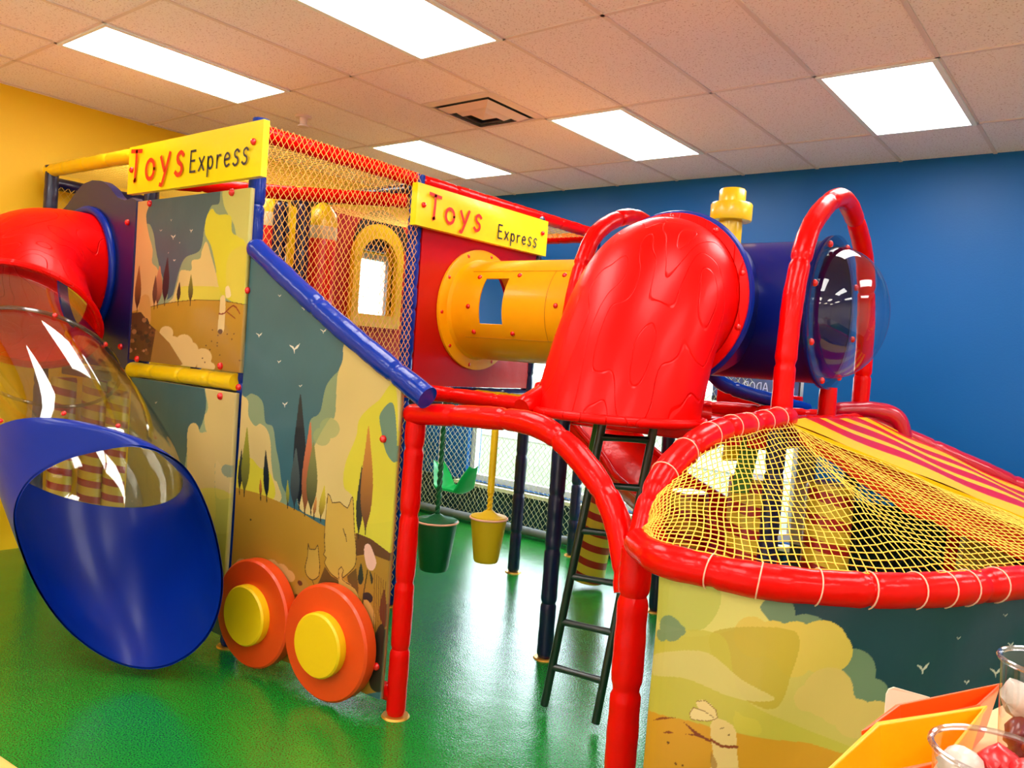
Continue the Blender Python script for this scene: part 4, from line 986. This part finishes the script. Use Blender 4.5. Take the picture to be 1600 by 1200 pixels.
for px, D, lb in ((92, 6.0, 'striped roller seen through the clear tube, leftmost'), (112, 6.5, 'striped roller seen through the clear tube, second from left'), (140, 6.2, 'striped roller seen through the clear tube, third from left'), (176, 6.3, 'striped roller seen through the clear tube, nearest the lower mural')):
    p = dep(px, 750, D); roller(p.x, p.y, .22, 1.30, .085, 'red and yellow '+lb)
for px, D, r, z1, lb in ((1070, 4.5, .11, 1.02, 'leftmost'), (1172, 4.1, .13, 1.18, 'under the green strap'), (1290, 3.9, .11, 1.20, 'right of the white column')):
    p = dep(px, 850, D); roller(p.x, p.y, .03, z1, r, 'red and yellow striped roller behind the pit net, '+lb)
# spiral slide under the hood deck
path = [dep(905, 640, 5.6), dep(950, 690, 5.4), dep(1010, 752, 5.1), dep(1072, 800, 4.6), dep(1112, 850, 4.1), dep(1125, 930, 3.9)]
pts = crom(path, .05); T, N = frames(pts); v = []; f = []; nn_ = 17
for i, p in enumerate(pts):
    S_ = T[i].cross(V(0, 0, 1)).normalized(); U_ = S_.cross(T[i]).normalized()
    for q in (0, .012):
        for k in range(nn_):
            t = PI+PI*k/(nn_-1); v.append(p+S_*math.cos(t)*(.27+q)+U_*(math.sin(t)*(.20+q)+.06))
for i in range(len(pts)-1):
    for k in range(nn_-1):
        a = i*2*nn_+k; b = a+2*nn_; f.append((a, a+1, b+1, b)); f.append((a+nn_, b+nn_, b+nn_+1, a+nn_+1))
ss = thing('spiral_slide', path[-1], 'glossy red open slide curving down under the hood deck', 'slide')
one('chute', (v, f), RED, ss, angle=60)
for k in (0, nn_-1): one('edge_lip', sweep([v[i*2*nn_+k] for i in range(len(pts))], .022, 10), RED, ss)
for (a, b, D, w, lb) in (((940, 640), (921, 735), 3.9, .05, 'green strap hanging left of the ladder'), ((1078, 640), (1062, 712), 4.4, .05, 'green strap hanging right of the ladder, left one'), ((1104, 640), (1092, 700), 4.6, .04, 'green strap hanging right of the ladder, right one'), ((1182, 655), (1155, 770), 3.9, .09, 'wide green strap behind the pit net'), ((1150, 660), (1142, 720), 4.0, .09, 'wide yellow strap behind the pit net')):
    A = dep(*a, D); B = dep(*b, D); d = (B-A); pts = [A.lerp(B, t/8) for t in range(9)]; s_ = camR*w/2; n_ = fy0*.004
    vv = []; ff = []
    for p in pts: vv += [p-s_-n_, p+s_-n_, p+s_+n_, p-s_+n_]
    for i in range(8):
        for k in range(4): l = (k+1) % 4; ff.append((4*i+k, 4*i+l, 4*i+4+l, 4*i+4+k))
    tag(one('webbing_strap', (vv, ff), YEL if 'yellow' in lb else STRAP, smooth=False, angle=None), lb, 'strap')
o = thing('white_column', dep(1250, 860, 4.6)*1.0, 'white and grey column behind the pit net', 'column'); q = dep(1250, 850, 4.6); o.location = (q.x, q.y, 0)
one('lower_wrap', box((q.x, q.y, .375), (.085, .085, .75)), NAVY, o, False, None); one('white_wrap', box((q.x, q.y, .935), (.09, .09, .37)), WHITE, o, False, None); one('upper_wrap', box((q.x, q.y, 1.26), (.08, .08, .28)), GREYP, o, False, None)

# ================================================================== THE NETTED PIT AT THE RIGHT
rail_px = [(1000, 868), (1030, 872), (1110, 892), (1200, 909), (1300, 919), (1400, 923), (1500, 919), (1600, 909)]
rail = [V(-1.27, 2.34, 1.12)] + [onz(x, y, 1.13) for x, y in rail_px[1:]] + [V(-.06, 3.25, 1.13), V(.06, 3.75, 1.13), V(.08, 4.3, 1.13), V(-.05, 4.85, 1.14)]
o = tag(one('pit_rail', pad(rail, .050, .42, n=22), RED), 'curved red padded rail around the front of the netted pit, with cream ties', 'rail')
RC = crom(rail, .02); acc = [0]
for i in range(1, len(RC)): acc.append(acc[-1]+(RC[i]-RC[i-1]).length)
def along(C, A, t):
    t = max(0, min(A[-1], t))
    for i in range(1, len(A)):
        if t <= A[i]: return C[i-1].lerp(C[i], (t-A[i-1])/(A[i]-A[i-1]+1e-9)), (C[i]-C[i-1]).normalized()
    return C[-1], (C[-1]-C[-2]).normalized()
tie_s = []
def tie(p, d, par, r=.0515):
    a, b, d = basis(d); one('tie_cord', sweep([p+a*r*math.cos(t)+b*r*math.sin(t)+d*.006*math.sin(t) for t in np.linspace(0, 2*PI, 22, endpoint=False)], .0022, 6, True), TIE, par)
for px in (1112, 1188, 1270, 1360, 1424, 1474, 1508, 1551):
    s = min(range(len(RC)), key=lambda i: abs(((R3.transposed() @ (RC[i]-EYE)).x/-(R3.transposed() @ (RC[i]-EYE)).z*F+800)-px)); tie(RC[s], (RC[s+1]-RC[s-1]).normalized(), o)
AX = -1.28
arch_px = [(1010, 845), (1012, 810), (1024, 770), (1048, 730), (1088, 692), (1135, 670), (1180, 662), (1225, 652)]
ar = [V(-1.27, 2.36, 1.08)] + [onx(x, y, AX) for x, y in arch_px[1:]] + [V(-1.30, 3.72, 1.50)]
o = tag(one('pit_arch', pad(ar, .050, .30, n=22, off=.1), RED), 'red padded arch rising from the rail to the tall hoop at the pit side', 'arch')
AC = crom(ar, .02); aac = [0]
for i in range(1, len(AC)): aac.append(aac[-1]+(AC[i]-AC[i-1]).length)
for t in (.30, .46, .66, .86, 1.02, 1.20, 1.36): p, d = along(AC, aac, t); tie(p, d, o)
# striped sloping cover
FL = V(-1.27, 3.62, 1.50); FR = dep(1600, 808, 3.52); BL_ = V(-1.24, 5.0, 1.49); BR_ = dep(1600, 764, 4.72)
k_ = 1.45; FR2 = FL+(FR-FL)*k_; BR2 = BL_+(BR_-BL_)*k_
cv = thing('striped_cover', (FL+BR2)/2, 'red and yellow striped vinyl cover sloping down over the pit', 'cover')
CR_ = mat('cover_red_vinyl', (214, 14, 44), .35, .1, .003, 8, spec=.2); CY_ = mat('cover_yellow_vinyl', (255, 196, 0), .35, .1, .003, 8, spec=.2); OR_ = mat('cover_underside', (235, 52, 14), .6)
ed = [0, .19, .33, .41, .56, .65, .78, .92, 1.0]
g = G(); mi = []
for i in range(8):
    for j in range(24):
        def pt(u, w):
            p = FL.lerp(FR2, u).lerp(BL_.lerp(BR2, u), w); return p+V(0, 0, .012*math.sin(PI*w)+.006*math.sin(u*17+w*9))
        a = [pt(j/24, ed[i]), pt((j+1)/24, ed[i]), pt((j+1)/24, ed[i+1]), pt(j/24, ed[i+1])]
        g.add((a, [(0, 1, 2, 3)]), 0 if i % 2 else 1); g.add(([p-V(0, 0, .02) for p in a], [(3, 2, 1, 0)]), 2)
for (A, B) in ((FL, FR2), (BL_, BR2)): g.add(([A, B, B-V(0, 0, .02), A-V(0, 0, .02)], [(3, 2, 1, 0)]), 1)
vl = []
for j in range(25):
    p = FL.lerp(FR2, .03+.97*j/24)+V(0, .05, -.02); vl += [p, p-V(0, -.03, .06+.12*min(1, j/8)+.006*math.sin(j*1.7))]
one('valance', (vl+[p+V(0, .006, 0) for p in vl], [(2*j, 2*j+1, 2*j+3, 2*j+2) for j in range(24)]+[(50+2*j, 50+2*j+2, 50+2*j+3, 50+2*j+1) for j in range(24)]+[(2*j+1, 51+2*j, 53+2*j, 2*j+3) for j in range(24)]), mat('orange_red_valance', (250, 56, 16), .5), cv)
cvm = g.obj('vinyl', [CR_, CY_, OR_], cv, True, 30)
one('back_roll', pad([BL_+V(-.12, .02, .02), BL_+(BR2-BL_)*.5+V(0, .02, .0), BR2+V(0, .02, 0)], .05, .5), mat('magenta_red_vinyl', (190, 0, 40), .3, .5, .003, 10), cv)
beam([BL_+V(-.2, -.05, .03), BL_+V(-.02, .06, .05), BL_+V(.10, .12, .02), BL_+V(.14, .16, -.10)], mat('magenta_red_vinyl', (190, 0, 40)), 'curled red padded tube end behind the striped cover', seg=.6, r=.05, name='padded_tube')
# the pit net: from the arch and the cover's edge down to the rail
topc = [p.copy() for p in AC if p.z > 1.13] + [FL.lerp(FR2, t)-V(0, .01, .012) for t in np.linspace(.03, 1, 40)]
tacc = [0]
for i in range(1, len(topc)): tacc.append(tacc[-1]+(topc[i]-topc[i-1]).length)
botc = [p+V(0, 0, .045) for p in RC[3:]]; bacc = [0]
for i in range(1, len(botc)): bacc.append(bacc[-1]+(botc[i]-botc[i-1]).length)
UB = min(bacc[-1], 2.35)
def Snet(u, w):
    tt = tacc[-1]*min(1, u); b, _ = along(botc, bacc, UB*u**1.15); t, _ = along(topc, tacc, tt); p = b.lerp(t, w)
    return p + V(.035, -.03, -.02)*math.sin(PI*w)*math.sin(PI*min(1, u*1.3)) + V(.006*math.sin(w*14+u*30), 0, .005*math.sin(u*40+w*7))
tag(wires(net(Snet, 84, 26, 'square', .002, .0016), .0021, 4).obj('pit_net', NETY, angle=None), 'yellow square-mesh net stretched over the pit below the striped cover', 'net')
# things dimly seen inside the pit
tag(bevel(one('floor_mat', box((-.55, 3.9, .03), (1.2, 2.2, .06)), mat('dark_pit_mat', (20, 34, 44), .8), None, False, None), .01), 'dark floor mat inside the netted pit', 'mat')
tag(flat_net('inner_net', V(-1.30, 4.9, .05), V(.1, 4.9, .05), V(.1, 4.9, 1.02), V(-1.30, 4.9, 1.30), 34, 30, mat('teal_net_cord', (60, 90, 92), .7), .003), 'dull teal net at the far side of the pit', 'net')
post(-.72, 4.7, .06, 1.16, RED, 'thin red padded post inside the pit seen through the yellow net', flange=False, r=.035)
tag(bevel(one('pit_backing', box((-.35, 5.0, .52), (1.9, .04, .96)), mat('dark_teal_board', (12, 48, 56), .7), None, False, None), .005), 'dark teal board behind the pit', 'board')
q = thing('yellow_wedge', (-.55, 4.5, .06), 'pale yellow padded wedge standing inside the pit', 'foam wedge')
one('pad', prism([V(-.72, 4.45, .06), V(-.22, 4.62, .06), V(-.34, 4.58, .55), V(-.50, 4.52, 1.10), V(-.62, 4.48, 1.10)], V(.35, -.93, 0), .10), mat('tan_yellow_vinyl', (196, 164, 70), .5, .1, .003, 10), q, False, None)
# curtain mural following the rail
cp = [(p.x+.012, p.y-.015) for p in RC[3:]]
shD = Sheet(cp)
sL = (shD.hit(1030, 895)[0]+shD.hit(1012, 1160)[0])/2-.004
def topD(s): return 1.105-.018*math.exp(-((s-.72)/.10)**2)-.010*math.exp(-((s-.15)/.08)**2)
def paintD(P):
    q = grid_t(1000, 850, .375)
    P.mottle(.07, 1.2)
    P.poly(q([(-60, 60), (525, 195), (520, 260), (600, 300), (700, 320), (820, 500), (900, 640), (1040, 640), (1060, 900), (500, 1200), (-80, 1200)]), (196, 176, 84), 1, False)
    P.blobs([(1000+x*.375, 850+y*.375, r*.375) for x, y, r in ((560, 290, 88), (690, 400, 110), (880, 540, 105), (960, 640, 80))], (104, 124, 92))
    P.poly(q([(80, 90), (530, 190), (525, 230), (500, 270), (545, 345), (430, 350), (300, 380), (180, 385), (60, 330)]), (206, 192, 100))
    P.poly(q([(90, 110), (300, 160), (330, 260), (250, 360), (120, 340), (70, 300)]), (170, 170, 60), .7)
    P.blobs([(1000+x*.375, 850+y*.375, r*.375) for x, y, r in ((755, 425, 110), (470, 390, 85), (560, 400, 80), (640, 480, 70), (650, 400, 80), (800, 450, 85))], (206, 176, 72))
    P.blobs([(1000+x*.375, 850+y*.375, r*.375) for x, y, r in ((785, 620, 108), (830, 680, 80), (900, 730, 82), (700, 640, 60), (980, 730, 75))], (206, 176, 92))
    P.poly(q([(300, 370), (640, 360), (620, 560), (560, 680), (430, 640), (340, 560)]), (178, 154, 32), .8)
    P.poly(q([(60, 400), (330, 380), (420, 620), (660, 760), (980, 900), (800, 1000), (380, 800), (40, 700)]), (186, 172, 52), .8)
    P.poly(q([(60, 460), (260, 450), (420, 560), (560, 640), (400, 640), (180, 560), (50, 540)]), (206, 186, 110), .75)
    P.blobs([(1046, 982, 20), (1062, 985, 9), (1032, 993, 9)], (104, 128, 92), .9)
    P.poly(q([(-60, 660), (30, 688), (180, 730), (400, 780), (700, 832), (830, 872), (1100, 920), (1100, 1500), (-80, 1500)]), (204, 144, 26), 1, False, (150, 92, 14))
    P.poly(q([(400, 690), (430, 715), (490, 730), (500, 790), (400, 770)]), (196, 178, 60))
    P.poly(q([(300, 740), (330, 722), (370, 740), (400, 770), (404, 860), (402, 960), (300, 960), (306, 860), (298, 800)]), (220, 186, 116))
    P.poly(q([(235, 655), (275, 652), (318, 690), (326, 720), (300, 728), (255, 700)]), (226, 196, 130)); P.poly(q([(207, 705), (225, 680), (270, 695), (318, 722), (290, 735), (215, 728)]), (228, 200, 136))
    P.line(q([(235, 655), (275, 652), (318, 690), (326, 722), (290, 735), (215, 728), (207, 705), (225, 680), (270, 695), (310, 720)]), (140, 100, 50), .0012)
    P.line(q([(300, 812), (340, 838), (404, 842)]), (130, 54, 14), .004); P.poly(q([(180, 738), (240, 780), (300, 815), (300, 825), (230, 790)]), (120, 44, 14), 1, False); P.poly(q([(52, 735), (90, 720), (155, 722), (100, 730)]), (130, 54, 14), 1, False)
    P.poly(q([(190, 790), (230, 788), (295, 812), (240, 798)]), (120, 44, 14), 1, False); P.poly(q([(92, 784), (120, 778), (150, 784), (120, 788)]), (130, 54, 14), 1, False)
    P.blobs([(1000+374*.375, 850+793*.375, 1.6), (1000+120*.375, 850+826*.375, 2), (1000+152*.375, 850+912*.375, 2), (1000+182*.375, 850+919*.375, 1.6)], (96, 50, 14)); P.line(q([(336, 766), (352, 762)]), (120, 80, 40), .0012)
    P.poly(q([(300, 860), (310, 880), (325, 920), (305, 940), (296, 900)]), (160, 110, 40), .8)
    for x, y, s in ((1182, 517, 30), (1338, 396, 10), (1535, 415, 14), (1470, 526, 26), (1360, 574, 13), (1522, 297, 9), (1480, 690, 14)): P.bird(1000+x*.375, 850+y*.375, s*.375, (200, 194, 172))
    P.mottle(.06, .8)
tag(sheet_mesh('mural_curtain', shD, sL, shD.L-.06, .02, topD, paintD, (6, 50, 62), wr=.006, th=.004, res=.0028), 'vinyl mural curtain hanging from the curved rail, clouds and a small white rabbit', 'curtain')

# ================================================================== COUNTER WITH TRAYS AND CUPS (bottom right corner)
ZT = 1.24
tb = thing('counter', (.35, .9, 0), 'pale wooden counter top in the bottom right corner', 'counter')
ctop = [onz(1290, 1230, ZT), onz(1395, 1175, ZT), onz(1600, 1092, ZT)]
E0 = onz(1240, 1260, ZT); E1 = onz(1575, 1098, ZT)
d_ = (E1-E0).normalized(); pr = V(-d_.y, d_.x, 0)*-1
if pr.x < 0: pr = -pr
cs = [E0-d_*.35, E1+d_*.02, E1+d_*.02+pr*.7, E0-d_*.35+pr*.7]
one('worktop', prism([V(p.x, p.y, ZT) for p in cs], (0, 0, 1), .035), WOOD, tb, False, None)
ctr = sum((Vector(p) for p in cs), Vector())/4
one('cabinet', prism([V(p.x, p.y, ZT-.036)+(ctr-V(p.x, p.y, ZT))*V(1, 1, 0).length*.02 for p in cs], (0, 0, 1), ZT-.036), mat('cream_cabinet', (226, 206, 170), .6), tb, False, None)
def tray(name, P4, zr, h, m, label):
    """P4: rim corners on z=zr: back-left, back-right, front-right, front-left"""
    P4 = [V(p.x, p.y, zr) for p in P4]; c = sum(P4, Vector())/4; g = G(); th = .004
    o = thing(name, (c.x, c.y, zr-h), label, 'tray')
    def ringp(k, z, inn=0): return [V(c.x+(p.x-c.x)*k-(p-c).normalized().x*inn, c.y+(p.y-c.y)*k-(p-c).normalized().y*inn, z) for p in P4]
    rr_ = [ringp(.80, zr-h), ringp(1, zr-.006), ringp(1.05, zr-.003), ringp(1.05, zr+.002), ringp(1, zr+.001, th), ringp(.80, zr-h+th, th)]
    v = [p for r in rr_ for p in r]; f = []
    for i in range(5):
        for k in range(4): l = (k+1) % 4; f.append((4*i+k, 4*i+l, 4*i+4+l, 4*i+4+k))
    f += [(3, 2, 1, 0), (20, 21, 22, 23)]
    bevel(one('tub', (v, f), m, o, False, None), .004, 3); return o
def quad(a, b, c, z): A, B, C = onz(*a, z), onz(*b, z), onz(*c, z); return [A, B, B+(C-A), C]
tray('orange_tray', quad((1402, 1103), (1562, 1070), (1352, 1142), 1.31), 1.31, .065, ORG_P, 'orange plastic tray behind the yellow tray on the counter')
tray('yellow_tray', quad((1372, 1131), (1538, 1106), (1262, 1236), 1.315), 1.315, .07, TRAY_Y, 'yellow plastic tray in front of the orange tray on the counter')
tray('orange_tray', quad((1395, 1206), (1490, 1186), (1340, 1262), 1.33), 1.33, .06, ORG_P, 'orange plastic tray edge at the very bottom, in front of the yellow tray')
a, b, c2 = onz(1385, 1080, 1.33), onz(1455, 1096, 1.30), onz(1385, 1125, 1.27)
crd = [dep(1381, 1122, 1.16), dep(1384, 1084, 1.16), dep(1388, 1076, 1.16), dep(1396, 1073, 1.16), dep(1452, 1089, 1.17), dep(1462, 1125, 1.17)]
tag(one('card', prism(crd, (crd[3]-crd[0]).cross(crd[4]-crd[0]), .002), CARD, None, False, None), 'pale rounded card leaning behind the orange tray', 'card')
def cup(px, py, D, r, h, label, seed):
    rim = dep(px, py, D); h = rim.z-ZT; b = V(rim.x, rim.y, rim.z-h); o = thing('clear_cup', b, label, 'cup')
    one('wall', lathe(b, (0, 0, 1), [(.001, 0), (r*.76, .0), (r*.79, .006), (r*.985, h-.004), (r*1.0, h)], 56), CUPM, o)
    one('rim', sweep([rim+V(r*1.01*math.cos(t), r*1.01*math.sin(t), 0) for t in np.linspace(0, 2*PI, 56, endpoint=False)], .0028, 8, True), clear('cup_rim_plastic', (.86, .86, .90), .22, .1), o)
    rnd = random.Random(seed); CA = [mat('candy_red', (196, 8, 14), .3, .2), mat('candy_wine', (96, 8, 34), .3, .4), mat('candy_wrapper', (206, 190, 176), .35, .2, .002, 60)]
    first = None
    for k in range(20):
        a = k*2.4; lv = k//4; z = b.z+.024+lv*(.0285 if seed == 2 else .031); rad = r*(.26+.07*lv); p = V(b.x+rad*math.cos(a), b.y+rad*math.sin(a), z)
        s = .020*r/.045; v = []; n1, n2 = 12, 8; f = []
        for i in range(n2+1):
            for j in range(n1):
                t = PI*i/n2; u = 2*PI*j/n1; q = 1+.12*math.sin(5*u+seed+k)*math.sin(3*t)
                v.append(V(s*q*math.sin(t)*math.cos(u), s*q*math.sin(t)*math.sin(u)*.9, s*q*.8*math.cos(t)))
        for i in range(n2):
            for j in range(n1): l = (j+1) % n1; f.append((i*n1+j, i*n1+l, (i+1)*n1+l, (i+1)*n1+j))
        m_ = CA[(1 if seed == 1 else 0) if k % 3 != 2 else 2]
        cn = mesh('candy', v, f, m_); cn.location = p; cn.rotation_euler = (rnd.random()*3, rnd.random()*3, rnd.random()*3)
        tag(cn, 'wrapped %s candy in the %s clear cup' % ('wine red' if seed == 1 else 'bright red', 'upper' if seed == 1 else 'front'), 'candy', 'candies in the %s cup' % ('upper' if seed == 1 else 'front'))
cup(1648, 1040, .80, .047, .115, 'clear plastic cup at the right edge holding dark red candies', 1)
cup(1562, 1180, .66, .050, .09, 'clear plastic cup at the bottom edge holding bright red candies', 2)
# corner of a beige bench at the lower left
cz = onz(8, 1180, .42)
tag(bevel(one('bench', prism([onz(-4, 1174, .42), onz(34, 1200, .42), onz(34, 1200, .42)+V(-.2, -.5, 0), onz(-4, 1174, .42)+V(-.5, -.3, 0)], (0, 0, 1), .42), mat('tan_bench_vinyl', (240, 180, 90), .45, .1), None, False, None), .012, 3), 'tan bench corner at the bottom left of the photo', 'bench')
